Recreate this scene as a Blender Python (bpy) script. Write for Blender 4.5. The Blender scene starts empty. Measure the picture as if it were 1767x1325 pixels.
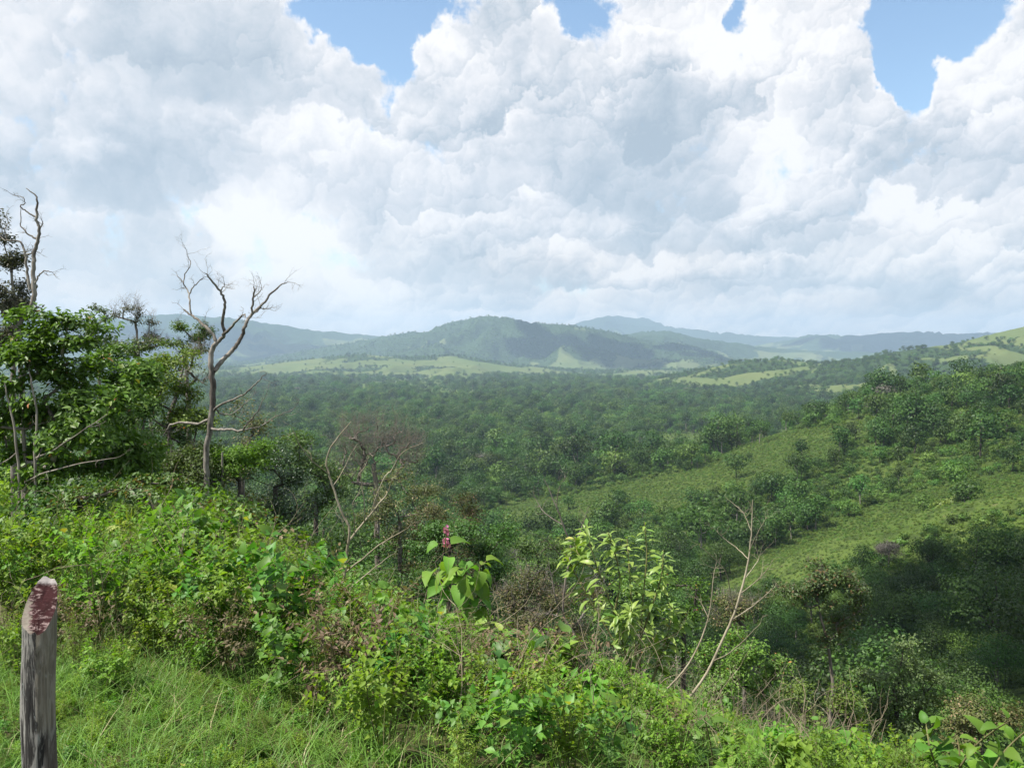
import bpy, math, random
import numpy as np
from mathutils import Vector, Matrix

# ------------------------------------------------------------------ camera, light, exposure
R = math.radians
F = 1530.0                     # focal length in photograph pixels (1767 wide)
CX, HY = 883.5, 612.0          # image centre column, horizon row
scene = bpy.context.scene
COL = scene.collection

cam_d = bpy.data.cameras.new("camera")
cam = bpy.data.objects.new("camera", cam_d)
COL.objects.link(cam)
cam_d.sensor_width = 36.0
cam_d.lens = 36.0 * F / 1767.0
cam_d.clip_start = 0.1
cam_d.clip_end = 60000.0
PITCH = math.atan((662.5 - HY) / F)
cam.location = (0, 0, 0)
cam.rotation_euler = (math.pi / 2 - PITCH, 0, 0)
scene.camera = cam

SUN_AZ, SUN_EL = R(-108), R(58)          # azimuth clockwise from +Y
SUN = Vector((math.sin(SUN_AZ) * math.cos(SUN_EL), math.cos(SUN_AZ) * math.cos(SUN_EL), math.sin(SUN_EL)))
sun_d = bpy.data.lights.new("sun", 'SUN')
sun_d.energy = 5.0
sun_d.angle = R(0.53)
sun_d.color = (1.0, 0.955, 0.88)
sun = bpy.data.objects.new("sun", sun_d)
sun.rotation_euler = (-SUN).to_track_quat('-Z', 'Y').to_euler()
COL.objects.link(sun)

scene.view_settings.view_transform = 'Standard'
scene.view_settings.look = 'None'
scene.view_settings.exposure = 1.0
scene.view_settings.gamma = 1.0
scene.view_settings.use_curve_mapping = False
scene.render.engine = 'CYCLES'
cy = scene.cycles
cy.max_bounces = 5
cy.diffuse_bounces = 3
cy.glossy_bounces = 1
cy.transmission_bounces = 3
cy.volume_bounces = 0
cy.caustics_reflective = False
cy.caustics_refractive = False
cy.use_denoising = True


def ray(px, py):
    """photo pixel -> (x/y, z/y) of the line of sight, horizon at z = 0"""
    u, v = (px - CX) / F, -(py - 662.5) / F
    c, s = math.cos(PITCH), math.sin(PITCH)
    fy = c + v * s
    return u / fy, (v * c - s) / fy


def at(px, py, d):
    """photo pixel at depth d (metres along +Y) -> world point"""
    a, b = ray(px, py)
    return Vector((a * d, d, b * d))


def azel(px, py):
    a, b = ray(px, py)
    return math.atan(a), math.atan2(b, math.hypot(1, a))


class NT:
    """terse node-tree writer"""
    def __init__(self, tree):
        self.t = tree
        self.n = tree.nodes
        self.l = tree.links

    def _in(self, sock, v):
        if v is None:
            return
        if isinstance(v, bpy.types.NodeSocket):
            self.l.new(v, sock)
        else:
            sock.default_value = v

    def node(self, kind, **kw):
        n = self.n.new(kind)
        for k, v in kw.items():
            setattr(n, k, v)
        return n

    def m(self, op, a, b=None, c=None, clamp=False):
        n = self.n.new('ShaderNodeMath')
        n.operation = op
        n.use_clamp = clamp
        for i, v in enumerate((a, b, c)):
            self._in(n.inputs[i], v)
        return n.outputs[0]

    def v(self, op, a, b=None, c=None, scale=None):
        n = self.n.new('ShaderNodeVectorMath')
        n.operation = op
        for i, v in enumerate((a, b, c)):
            self._in(n.inputs[i], v)
        if scale is not None:
            self._in(n.inputs['Scale'], scale)
        return n.outputs['Value'] if op in ('DOT_PRODUCT', 'LENGTH', 'DISTANCE') else n.outputs[0]

    def comb(self, x, y, z=0.0):
        n = self.n.new('ShaderNodeCombineXYZ')
        for i, v in enumerate((x, y, z)):
            self._in(n.inputs[i], v)
        return n.outputs[0]

    def sep(self, a):
        n = self.n.new('ShaderNodeSeparateXYZ')
        self._in(n.inputs[0], a)
        return n.outputs

    def noise(self, vec, scale=1.0, detail=4.0, rough=0.5, lac=2.0, dist=0.0, color=False, dim='3D'):
        n = self.n.new('ShaderNodeTexNoise')
        n.noise_dimensions = dim
        self._in(n.inputs['Vector'], vec)
        for k, v in (('Scale', scale), ('Detail', detail), ('Roughness', rough), ('Lacunarity', lac), ('Distortion', dist)):
            self._in(n.inputs[k], v)
        return n.outputs['Color' if color else 'Fac']

    def voro(self, vec, scale=1.0, detail=0.0, rough=0.5, feature='F1', smooth=0.5, dim='3D', out='Distance'):
        n = self.n.new('ShaderNodeTexVoronoi')
        n.voronoi_dimensions = dim
        n.feature = feature
        n.normalize = True
        self._in(n.inputs['Vector'], vec)
        self._in(n.inputs['Scale'], scale)
        self._in(n.inputs['Detail'], detail)
        self._in(n.inputs['Roughness'], rough)
        if feature == 'SMOOTH_F1':
            self._in(n.inputs['Smoothness'], smooth)
        return n.outputs[out]

    def ss(self, x, a, b, lo=0.0, hi=1.0, kind='SMOOTHSTEP'):
        n = self.n.new('ShaderNodeMapRange')
        n.interpolation_type = kind
        n.clamp = True
        for k, v in (('Value', x), ('From Min', a), ('From Max', b), ('To Min', lo), ('To Max', hi)):
            self._in(n.inputs[k], v)
        return n.outputs[0]

    def mix(self, f, a, b, blend='MIX'):
        n = self.n.new('ShaderNodeMix')
        n.data_type = 'RGBA'
        n.blend_type = blend
        n.clamp_factor = True
        self._in(n.inputs[0], f)
        for s, v in ((n.inputs[6], a), (n.inputs[7], b)):
            if isinstance(v, (tuple, list)) and len(v) == 3:
                v = (*v, 1.0)
            self._in(s, v)
        return n.outputs[2]

    def attr(self, name, kind='GEOMETRY'):
        n = self.n.new('ShaderNodeAttribute')
        n.attribute_type = kind
        n.attribute_name = name
        return n.outputs

# ------------------------------------------------------------------ sky and clouds (world)
def build_sky():
    w = bpy.data.worlds.new("World")
    scene.world = w
    w.use_nodes = True
    t = NT(w.node_tree)
    t.n.clear()
    out = t.node('ShaderNodeOutputWorld')
    sky = t.node('ShaderNodeTexSky', sky_type='NISHITA', sun_disc=False, sun_elevation=SUN_EL, sun_rotation=SUN_AZ,
                 altitude=300.0, air_density=1.0, dust_density=0.5, ozone_density=1.0)
    SKY = t.v('MULTIPLY', sky.outputs[0], (.66, .69, .67))
    tc = t.node('ShaderNodeTexCoord')
    D = tc.outputs['Generated']
    x, y, z = t.sep(D)
    az = t.m('ARCTAN2', x, y)
    el = t.m('ARCSINE', z)
    P = t.comb(az, el, 0.0)

    ramp_pts = ((0.0, (.98, .985, 1.0)), (.20, (.87, .885, .92)), (.45, (.70, .745, .81)), (.72, (.53, .605, .69)), (1.0, (.40, .49, .585)))

    def ramp(f):
        r = t.node('ShaderNodeValToRGB')
        t._in(r.inputs[0], f)
        cr = r.color_ramp
        cr.elements[0].position, cr.elements[0].color = ramp_pts[0][0], (*ramp_pts[0][1], 1)
        cr.elements[1].position, cr.elements[1].color = ramp_pts[-1][0], (*ramp_pts[-1][1], 1)
        for p, c in ramp_pts[1:-1]:
            e = cr.elements.new(p)
            e.color = (*c, 1)
        return t.v('SCALE', r.outputs[0], scale=.53 / .15)

    # ---- the part of the sky in view: cloud masses, each an ellipse in azimuth and elevation
    warp = t.noise(P, 5.0, 4, 0.55, color=True, dim='2D')
    w2 = t.noise(P, 24.0, 5, 0.6, color=True, dim='2D')
    wa = t.v('SUBTRACT', warp, (.5, .5, .5))
    wb = t.v('SUBTRACT', w2, (.5, .5, .5))
    PW = t.v('MULTIPLY_ADD', wa, (.10, .07, 0), P)
    PW = t.v('MULTIPLY_ADD', wb, (.055, .048, 0), PW)

    def field(blobs, vec):
        acc = None
        for (px, py, rx, ry, wgt) in blobs:
            a, e = azel(px, py)
            ix, iy = F / rx * .67, F / ry * .67
            q = t.v('MULTIPLY_ADD', vec, (ix, iy, 0), (-a * ix, -e * iy, 0))
            q = t.v('DOT_PRODUCT', q, q)
            q = t.m('SUBTRACT', 1.0, q, clamp=True)
            q = t.m('MULTIPLY', q, q)
            acc = t.m('MULTIPLY_ADD', q, wgt, acc if acc is not None else 0.0)
        return acc

    # rounded puffs in three sizes; each is lit like a ball by the sun overhead on the left
    # and shrinks towards the horizon
    el2 = t.m('MULTIPLY', t.m('LOGARITHM', t.m('ADD', t.m('MAXIMUM', el, 0.0), .13), 2.718), .33)
    az2 = t.m('DIVIDE', az, t.m('ADD', t.m('MULTIPLY', t.m('MAXIMUM', el, 0.0), 1.0), .70))
    PP = t.comb(az2, el2, 0.0)
    PV = t.v('MULTIPLY_ADD', wa, (.09, .09, 0), PP)
    PV = t.v('MULTIPLY_ADD', wb, (.06, .06, 0), PV)

    def puffs(scale, feat='F1'):
        vo = t.node('ShaderNodeTexVoronoi', voronoi_dimensions='2D', feature=feat)
        t._in(vo.inputs['Vector'], PV)
        vo.inputs['Scale'].default_value = scale
        vo.inputs['Detail'].default_value = 0
        if feat != 'F1':
            vo.inputs['Smoothness'].default_value = .12
        d = vo.outputs['Distance']
        nv = t.v('SCALE', t.v('SUBTRACT', PV, vo.outputs['Position']), scale=scale)
        side = t.v('DOT_PRODUCT', nv, (-.42, .90, 0))       # -1..1
        ball = t.m('SUBTRACT', 1.0, t.m('MULTIPLY', d, d))
        return side, ball

    s1, b1 = puffs(9.0, 'SMOOTH_F1')
    s2, b2 = puffs(21.0, 'SMOOTH_F1')
    s3, b3 = puffs(47.0)
    side = t.m('MULTIPLY_ADD', s1, .50, t.m('MULTIPLY_ADD', s2, .40, t.m('MULTIPLY', s3, .26)))
    ball = t.m('MULTIPLY_ADD', b1, .50, t.m('MULTIPLY_ADD', b2, .32, t.m('MULTIPLY', b3, .18)))

    holes = [(600, 8, 85, 70, 1.0), (655, 45, 75, 75, 1.05), (672, 98, 40, 42, .8), (735, 15, 85, 55, 1.0), (985, 12, 62, 60, .95),
             (950, 55, 34, 34, .35), (1290, 80, 22, 70, .66), (1300, 5, 30, 45, .85), (1650, 60, 90, 85, 1.2), (1585, 20, 75, 80, .9),
             (1600, 140, 46, 75, .95), (1570, 178, 34, 28, .6), (1640, 10, 110, 60, .7), (628, 168, 38, 24, .55), (158, 32, 24, 18, .34), (333, 368, 26, 50, .34),
             (562, 388, 36, 26, .26), (600, 455, 120, 34, .30), (455, 440, 46, 60, .36), (1450, 205, 20, 52, .55), (185, 405, 80, 50, .20),
             (880, 480, 120, 26, .18), (1345, 310, 34, 90, .34)]
    solid = [(1180, 40, 110, 75, -.6), (1430, 80, 130, 110, -.7), (1730, 130, 80, 85, -.7), (840, 110, 120, 70, -.5), (1490, 215, 70, 40, -.6), (520, 140, 90, 80, -.3)]
    H = field(holes + solid, PW)
    Hh = t.m('MULTIPLY_ADD', ball, -.55, t.m('ADD', H, .42))
    fine = t.m('SUBTRACT', t.noise(P, 60.0, 4, .62, dim='2D'), .5)
    gap = t.m('MULTIPLY', t.ss(t.m('MULTIPLY_ADD', fine, .5, t.m('MULTIPLY_ADD', t.sep(wb)[2], .9, Hh)), .20, .62), t.ss(el, .06, .22, .55, 1.0))

    grey = [(360, 60, 260, 120, .40), (330, 150, 200, 60, .28), (210, 296, 230, 48, .60), (120, 240, 130, 60, .20), (420, 268, 200, 45, .34), (480, 330, 190, 30, .24),
            (1085, 180, 130, 150, .36), (1090, 290, 210, 120, .46), (1160, 350, 150, 60, .45), (960, 320, 130, 70, .25), (1350, 412, 260, 24, .5),
            (1660, 318, 120, 40, .45), (1560, 260, 160, 60, .2), (1500, 505, 330, 34, .40), (800, 465, 220, 26, .42), (300, 440, 200, 60, .24), (230, 380, 120, 60, .26),
            (1000, 400, 210, 20, .3), (880, 230, 100, 90, .22), (1340, 150, 80, 50, .18), (1490, 170, 60, 50, .30), (660, 300, 150, 90, .20), (1200, 480, 300, 20, .2), (650, 440, 60, 60, .22), (150, 470, 200, 40, .18)]
    bright = [(1150, 40, 130, 70, -.70), (1060, 35, 60, 50, -.35), (1400, 60, 150, 65, -.65), (1280, 110, 100, 60, -.45), (1700, 110, 100, 90, -.55), (1520, 210, 80, 40, -.5),
              (770, 85, 55, 45, -.5), (840, 170, 70, 45, -.45), (690, 160, 50, 60, -.3), (1010, 150, 60, 60, -.5), (1310, 330, 45, 90, -.5), (1420, 280, 70, 50, -.45),
              (1600, 370, 110, 60, -.4), (430, 360, 90, 62, -.5), (410, 420, 50, 40, -.4), (545, 430, 75, 42, -.5), (135, 258, 65, 30, -.5), (390, 212, 70, 24, -.4),
              (190, 160, 130, 45, -.28), (540, 90, 50, 90, -.3), (520, 270, 60, 50, -.35), (860, 390, 170, 40, -.4), (1080, 370, 50, 26, -.4), (1000, 450, 130, 40, -.35), (620, 505, 100, 22, -.3),
              (890, 325, 40, 30, -.45), (1180, 460, 130, 30, -.3), (1350, 520, 220, 22, -.3), (1720, 430, 60, 40, -.35), (560, 225, 120, 30, -.25), (60, 60, 110, 70, -.28), (300, 530, 300, 24, -.2)]
    G = field(grey, PW)
    S = t.m('ADD', t.m('MULTIPLY', t.m('DIVIDE', G, t.m('MULTIPLY_ADD', G, .75, 1.0)), 1.05), t.m('MULTIPLY', field(bright, PW), .95))
    # crisp lit puffs to the right (front-lit towers), softer veils to the left
    crisp = t.ss(az, -.50, .10, .45, 1.0)
    crisp = t.m('MULTIPLY', crisp, t.ss(S, .9, -.1, .35, 1.0))
    mid = t.sep(wa)[2]
    shade = t.m('MULTIPLY_ADD', side, t.m('MULTIPLY', crisp, -.74), t.m('MULTIPLY_ADD', S, .82, .37))
    shade = t.m('MULTIPLY_ADD', t.m('SUBTRACT', ball, .8), t.m('MULTIPLY', crisp, -.34), shade)
    shade = t.m('MULTIPLY_ADD', mid, 1.05, shade)
    shade = t.m('MULTIPLY_ADD', t.sep(wb)[2], .34, shade)
    shade = t.m('MULTIPLY_ADD', t.ss(Hh, -.02, .36), -.24, shade)
    shade = t.m('MULTIPLY_ADD', fine, .22, shade)
    bgA = t.node('ShaderNodeBackground')
    warm = t.mix(t.ss(el, 0.0, .20), (1.16, 1.07, .95), (1.02, 1.0, .985))
    t._in(bgA.inputs['Color'], t.mix(gap, t.v('MULTIPLY', ramp(shade), warm), SKY))
    bgA.inputs['Strength'].default_value = 0.15

    # ---- the rest of the sky: the same broken cover from noise alone
    N = t.comb(x, y, t.m('MULTIPLY', z, 1.25))
    n1 = t.noise(N, 2.4, 5, .55, dist=.4)
    gapB = t.ss(n1, .52, .60)
    bgB = t.node('ShaderNodeBackground')
    t._in(bgB.inputs['Color'], t.mix(gapB, ramp(t.ss(n1, .30, .58, .95, .0, 'LINEAR')), SKY))
    bgB.inputs['Strength'].default_value = 0.15

    fr = t.m('MAXIMUM', t.ss(t.m('ABSOLUTE', az), .57, .72), t.m('MAXIMUM', t.ss(el, .41, .52), t.ss(el, -.02, -.06)))
    mx = t.node('ShaderNodeMixShader')
    t._in(mx.inputs[0], fr)
    t.l.new(bgA.outputs[0], mx.inputs[1])
    t.l.new(bgB.outputs[0], mx.inputs[2])
    t.l.new(mx.outputs[0], out.inputs[0])
    w.cycles.sampling_method = 'MANUAL'
    w.cycles.sample_map_resolution = 512


build_sky()

# ------------------------------------------------------------------ helpers
rs = np.random.RandomState


def tag(o, label=None, cat=None, group=None, kind=None):
    for k, v in (("label", label), ("category", cat), ("group", group), ("kind", kind)):
        if v:
            o[k] = v
    return o


def link(o, parent=None):
    COL.objects.link(o)
    if parent is not None:
        o.parent = parent
    return o


def empty(name, loc, rz=0.0, sc=1.0):
    o = bpy.data.objects.new(name, None)
    o.location = loc
    o.rotation_euler = (0, 0, rz)
    o.scale = (sc, sc, sc)
    o.empty_display_size = .1
    return link(o)


def unit(a):
    return a / np.maximum(np.linalg.norm(a, axis=-1, keepdims=True), 1e-9)


class Acc:
    """collects numpy vertices and faces, builds one mesh"""
    def __init__(self):
        self.v, self.f, self.n, self.r = [], {3: [], 4: []}, 0, []
        self.mi = {3: [], 4: []}

    def add(self, v, f, rnd=None, mat=0):
        v = np.asarray(v, float).reshape(-1, 3)
        f = np.asarray(f, int)
        self.v.append(v)
        self.f[f.shape[1]].append(f + self.n)
        self.mi[f.shape[1]].append(np.full(len(f), mat))
        self.r.append(np.zeros(len(v)) if rnd is None else np.broadcast_to(np.asarray(rnd, float), (len(v),)).copy())
        self.n += len(v)

    def tube(self, pts, rad, sides=5, rnd=0.0, mat=0):
        pts = np.asarray(pts, float)
        n = len(pts)
        rad = np.broadcast_to(np.asarray(rad, float), (n,))
        tg = np.gradient(pts, axis=0) if n > 1 else np.array([[0, 0, 1.]])
        tg = unit(tg)
        ref = np.array([.31, .95, .05])
        a = unit(np.cross(tg, ref))
        b = np.cross(tg, a)
        ang = np.arange(sides) * 2 * np.pi / sides
        ring = a[:, None, :] * np.cos(ang)[None, :, None] + b[:, None, :] * np.sin(ang)[None, :, None]
        v = pts[:, None, :] + ring * rad[:, None, None]
        i = np.arange(n - 1)[:, None] * sides
        k = np.arange(sides)[None, :]
        k2 = (k + 1) % sides
        f = np.stack([i + k, i + k2, i + sides + k2, i + sides + k], -1).reshape(-1, 4)
        self.add(v.reshape(-1, 3), f, rnd, mat)

    def leaves(self, pos, dr, nrm, ln, wd, rnd, fold=.18, droop=0.0, detail=0, mat=0):
        """pos,dr,nrm (N,3); ln,wd,rnd (N,).  detail 0: two triangles folded at the midrib, 1: curved blade of six faces"""
        pos = np.asarray(pos, float)
        n = len(pos)
        if n == 0:
            return
        dr = unit(np.asarray(dr, float))
        side = unit(np.cross(dr, np.asarray(nrm, float)))
        up = np.cross(side, dr)
        ln = np.broadcast_to(np.asarray(ln, float), (n,))[:, None]
        wd = np.broadcast_to(np.asarray(wd, float), (n,))[:, None]
        rnd = np.broadcast_to(np.asarray(rnd, float), (n,))
        if detail == 0:
            st = np.stack([pos, pos + dr * ln * .42 + side * wd * .5 + up * wd * fold,
                           pos + dr * ln - up * ln * droop, pos + dr * ln * .42 - side * wd * .5 + up * wd * fold], 1)
            b = np.arange(n)[:, None] * 4
            f = np.concatenate([b + np.array([[0, 1, 2]]), b + np.array([[0, 2, 3]])], 0)
            self.add(st.reshape(-1, 3), f, np.repeat(rnd, 4), mat)
        else:
            prof = ((0.0, .06), (.22, .78), (.5, 1.0), (.78, .62), (1.0, .03)) if detail == 1 else ((0, .22), (.12, .9), (.40, 1.0), (.74, .66), (1.0, .03))
            rows = []
            for tt, w in prof:
                c = pos + dr * ln * (tt - .10 * droop * tt * tt) + up * ln * (.10 * math.sin(math.pi * tt) - droop * tt * tt)
                rows += [c - side * wd * .5 * w + up * wd * fold * w, c, c + side * wd * .5 * w + up * wd * fold * w]
            st = np.stack(rows, 1)
            k = len(rows)
            b = np.arange(n)[:, None] * k
            f = []
            for r in range(len(prof) - 1):
                for c in (0, 1):
                    o = r * 3 + c
                    f.append(b + np.array([[o, o + 1, o + 4, o + 3]]))
            self.add(st.reshape(-1, 3), np.concatenate(f, 0), np.repeat(rnd, k), mat)

    def mesh(self, name, mats, smooth=False):
        me = bpy.data.meshes.new(name)
        if not self.v:
            return me
        v = np.concatenate(self.v).astype(np.float32)
        t3 = np.concatenate(self.f[3]) if self.f[3] else np.zeros((0, 3), int)
        t4 = np.concatenate(self.f[4]) if self.f[4] else np.zeros((0, 4), int)
        mi = np.concatenate((self.mi[3] or [np.zeros(0)]) + (self.mi[4] or [np.zeros(0)])).astype(np.int32)
        loops = np.concatenate([t3.ravel(), t4.ravel()]).astype(np.int32)
        tot = np.concatenate([np.full(len(t3), 3), np.full(len(t4), 4)])
        start = np.concatenate([[0], np.cumsum(tot)[:-1]]).astype(np.int32)
        me.vertices.add(len(v))
        me.vertices.foreach_set("co", v.ravel())
        me.loops.add(len(loops))
        me.loops.foreach_set("vertex_index", loops)
        me.polygons.add(len(tot))
        me.polygons.foreach_set("loop_start", start)
        for m in (mats if isinstance(mats, (list, tuple)) else [mats]):
            me.materials.append(m)
        me.polygons.foreach_set("material_index", mi)
        if smooth:
            me.polygons.foreach_set("use_smooth", np.ones(len(tot), bool))
        a = me.attributes.new("rnd", 'FLOAT', 'POINT')
        a.data.foreach_set("value", np.concatenate(self.r).astype(np.float32))
        me.update(calc_edges=True)
        return me

    def obj(self, name, mats, parent=None, smooth=False):
        return link(bpy.data.objects.new(name, self.mesh(name, mats, smooth)), parent)


# ---- value noise for terrain
def _hash(ix, iy, seed):
    h = (ix.astype(np.int64) * 374761393 + iy.astype(np.int64) * 668265263 + seed * 1442695041) & 0x7fffffff
    h = ((h ^ (h >> 13)) * 1274126177) & 0x7fffffff
    return ((h ^ (h >> 16)) & 0xffff) / 65535.0


def vnoise(x, y, seed=0):
    ix, iy = np.floor(x), np.floor(y)
    fx, fy = x - ix, y - iy
    fx, fy = fx * fx * (3 - 2 * fx), fy * fy * (3 - 2 * fy)
    a, b = _hash(ix, iy, seed), _hash(ix + 1, iy, seed)
    c, d = _hash(ix, iy + 1, seed), _hash(ix + 1, iy + 1, seed)
    return (a + (b - a) * fx) * (1 - fy) + (c + (d - c) * fx) * fy - .5


def fbm(x, y, oct=4, seed=0, gain=.5):
    s, a = 0.0, 1.0
    for o in range(oct):
        s = s + a * vnoise(x * 2 ** o + 17.3 * o, y * 2 ** o - 9.1 * o, seed + o)
        a *= gain
    return s


def proj(p):
    """world points (N,3) -> photo pixels"""
    p = np.asarray(p, float).reshape(-1, 3)
    c, s = math.cos(PITCH), math.sin(PITCH)
    dep = p[:, 1] * c - p[:, 2] * s
    v = p[:, 1] * s + p[:, 2] * c
    return np.stack([CX + F * p[:, 0] / dep, 662.5 - F * v / dep], 1)


def inside(poly, pts):
    poly = np.asarray(poly, float)
    x, y = pts[:, 0], pts[:, 1]
    res = np.zeros(len(pts), bool)
    j = len(poly) - 1
    for i in range(len(poly)):
        xi, yi, xj, yj = *poly[i], *poly[j]
        cond = ((yi > y) != (yj > y)) & (x < (xj - xi) * (y - yi) / (yj - yi + 1e-9) + xi)
        res ^= cond
        j = i
    return res


# ---- materials
def new_mat(name):
    m = bpy.data.materials.new(name)
    m.use_nodes = True
    t = NT(m.node_tree)
    t.n.clear()
    return m, t, t.node('ShaderNodeOutputMaterial')


def leaf_mat(name, base, second=None, rare=None, rare_at=.93, trans=.35, rough=.5, spec=.35, var=.35, objvar=.3, stand=0.0):
    """foliage: colour differs from leaf to leaf (rnd) and from plant to plant"""
    m, t, out = new_mat(name)
    r = t.attr("rnd")[2]
    oi = t.node('ShaderNodeObjectInfo')
    second = second or tuple(c * .62 for c in base)
    c = t.mix(r, second, base)
    if rare:
        c = t.mix(t.ss(r, rare_at, rare_at + .01), c, rare)
    geo = t.node('ShaderNodeNewGeometry')
    pn = t.noise(geo.outputs['Position'], .9, 2, .5)
    k = t.m('MULTIPLY_ADD', t.m('SUBTRACT', oi.outputs['Random'], .5), objvar * 2, 1.0)
    if stand:
        k = t.m('MULTIPLY', k, t.m('MULTIPLY_ADD', t.m('SUBTRACT', t.noise(geo.outputs['Position'], .011, 3, .6), .5), stand * 2, 1.0))
    k = t.m('MULTIPLY', k, t.m('MULTIPLY_ADD', t.m('SUBTRACT', pn, .5), var * 2, 1.0))
    c = t.v('SCALE', c, scale=k)
    hs = t.node('ShaderNodeHueSaturation')
    t._in(hs.inputs['Hue'], t.m('MULTIPLY_ADD', t.m('SUBTRACT', t.m('FRACT', t.m('MULTIPLY', oi.outputs['Random'], 7.31)), .5), .045, .5))
    t._in(hs.inputs['Color'], c)
    c = hs.outputs[0]
    p = t.node('ShaderNodeBsdfPrincipled')
    t._in(p.inputs['Base Color'], c)
    p.inputs['Roughness'].default_value = rough
    p.inputs['Specular IOR Level'].default_value = spec
    if trans > 0:
        tr = t.node('ShaderNodeBsdfTranslucent')
        t._in(tr.inputs['Color'], t.v('MULTIPLY', c, (1.35, 1.45, .55)))
        mx = t.node('ShaderNodeMixShader')
        mx.inputs[0].default_value = trans
        t.l.new(p.outputs[0], mx.inputs[1])
        t.l.new(tr.outputs[0], mx.inputs[2])
        t.l.new(mx.outputs[0], out.inputs[0])
    else:
        t.l.new(p.outputs[0], out.inputs[0])
    return m


def bark_mat(name, a, b, scale=14.0, rough=.9):
    m, t, out = new_mat(name)
    tc = t.node('ShaderNodeTexCoord')
    v = t.v('MULTIPLY', tc.outputs['Object'], (1, 1, .28))
    n = t.noise(v, scale, 5, .65)
    n2 = t.noise(tc.outputs['Object'], 1.6, 3, .5)
    f = t.ss(t.m('MULTIPLY_ADD', n2, .7, t.m('MULTIPLY', n, .7)), .5, .92)
    p = t.node('ShaderNodeBsdfPrincipled')
    t._in(p.inputs['Base Color'], t.mix(f, a, b))
    p.inputs['Roughness'].default_value = rough
    p.inputs['Specular IOR Level'].default_value = .2
    bp = t.node('ShaderNodeBump')
    bp.inputs['Strength'].default_value = .6
    bp.inputs['Distance'].default_value = .02
    t._in(bp.inputs['Height'], n)
    t.l.new(bp.outputs[0], p.inputs['Normal'])
    t.l.new(p.outputs[0], out.inputs[0])
    return m


def scatter(name, pts, scl, rot, idx, sources, label=None):
    """ONE object of kind stuff: sources (meshes) instanced on points with geometry nodes"""
    me = bpy.data.meshes.new(name)
    n = len(pts)
    me.vertices.add(n)
    me.vertices.foreach_set("co", np.asarray(pts, np.float32).ravel())
    a = me.attributes.new("scl", 'FLOAT', 'POINT')
    a.data.foreach_set("value", np.asarray(scl, np.float32))
    a = me.attributes.new("rot", 'FLOAT_VECTOR', 'POINT')
    rv = np.zeros((n, 3), np.float32)
    rv[:, 2] = rot
    a.data.foreach_set("vector", rv.ravel())
    a = me.attributes.new("idx", 'INT', 'POINT')
    a.data.foreach_set("value", np.asarray(idx, np.int32))
    ob = bpy.data.objects.new(name, me)
    col = bpy.data.collections.new(name + "_kinds")
    for i, sm in enumerate(sources):
        col.objects.link(bpy.data.objects.new(f"{name}_kind_{i:02d}", sm))
    g = bpy.data.node_groups.new(name, 'GeometryNodeTree')
    g.interface.new_socket("Geometry", in_out='INPUT', socket_type='NodeSocketGeometry')
    g.interface.new_socket("Geometry", in_out='OUTPUT', socket_type='NodeSocketGeometry')
    gi, go = g.nodes.new('NodeGroupInput'), g.nodes.new('NodeGroupOutput')
    ci = g.nodes.new('GeometryNodeCollectionInfo')
    ci.inputs['Collection'].default_value = col
    ci.inputs['Separate Children'].default_value = True
    ci.inputs['Reset Children'].default_value = True
    ip = g.nodes.new('GeometryNodeInstanceOnPoints')
    ip.inputs['Pick Instance'].default_value = True

    def na(nm, dt):
        x = g.nodes.new('GeometryNodeInputNamedAttribute')
        x.data_type = dt
        x.inputs['Name'].default_value = nm
        return x.outputs['Attribute']
    L = g.links.new
    L(gi.outputs[0], ip.inputs['Points'])
    L(ci.outputs[0], ip.inputs['Instance'])
    L(na("idx", 'INT'), ip.inputs['Instance Index'])
    e2r = g.nodes.new('FunctionNodeEulerToRotation')
    L(na("rot", 'FLOAT_VECTOR'), e2r.inputs[0])
    L(e2r.outputs[0], ip.inputs['Rotation'])
    L(na("scl", 'FLOAT'), ip.inputs['Scale'])
    L(ip.outputs[0], go.inputs[0])
    md = ob.modifiers.new("scatter", 'NODES')
    md.node_group = g
    ob["kind"] = "stuff"
    if label:
        ob["label"] = label
    return link(ob)


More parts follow.
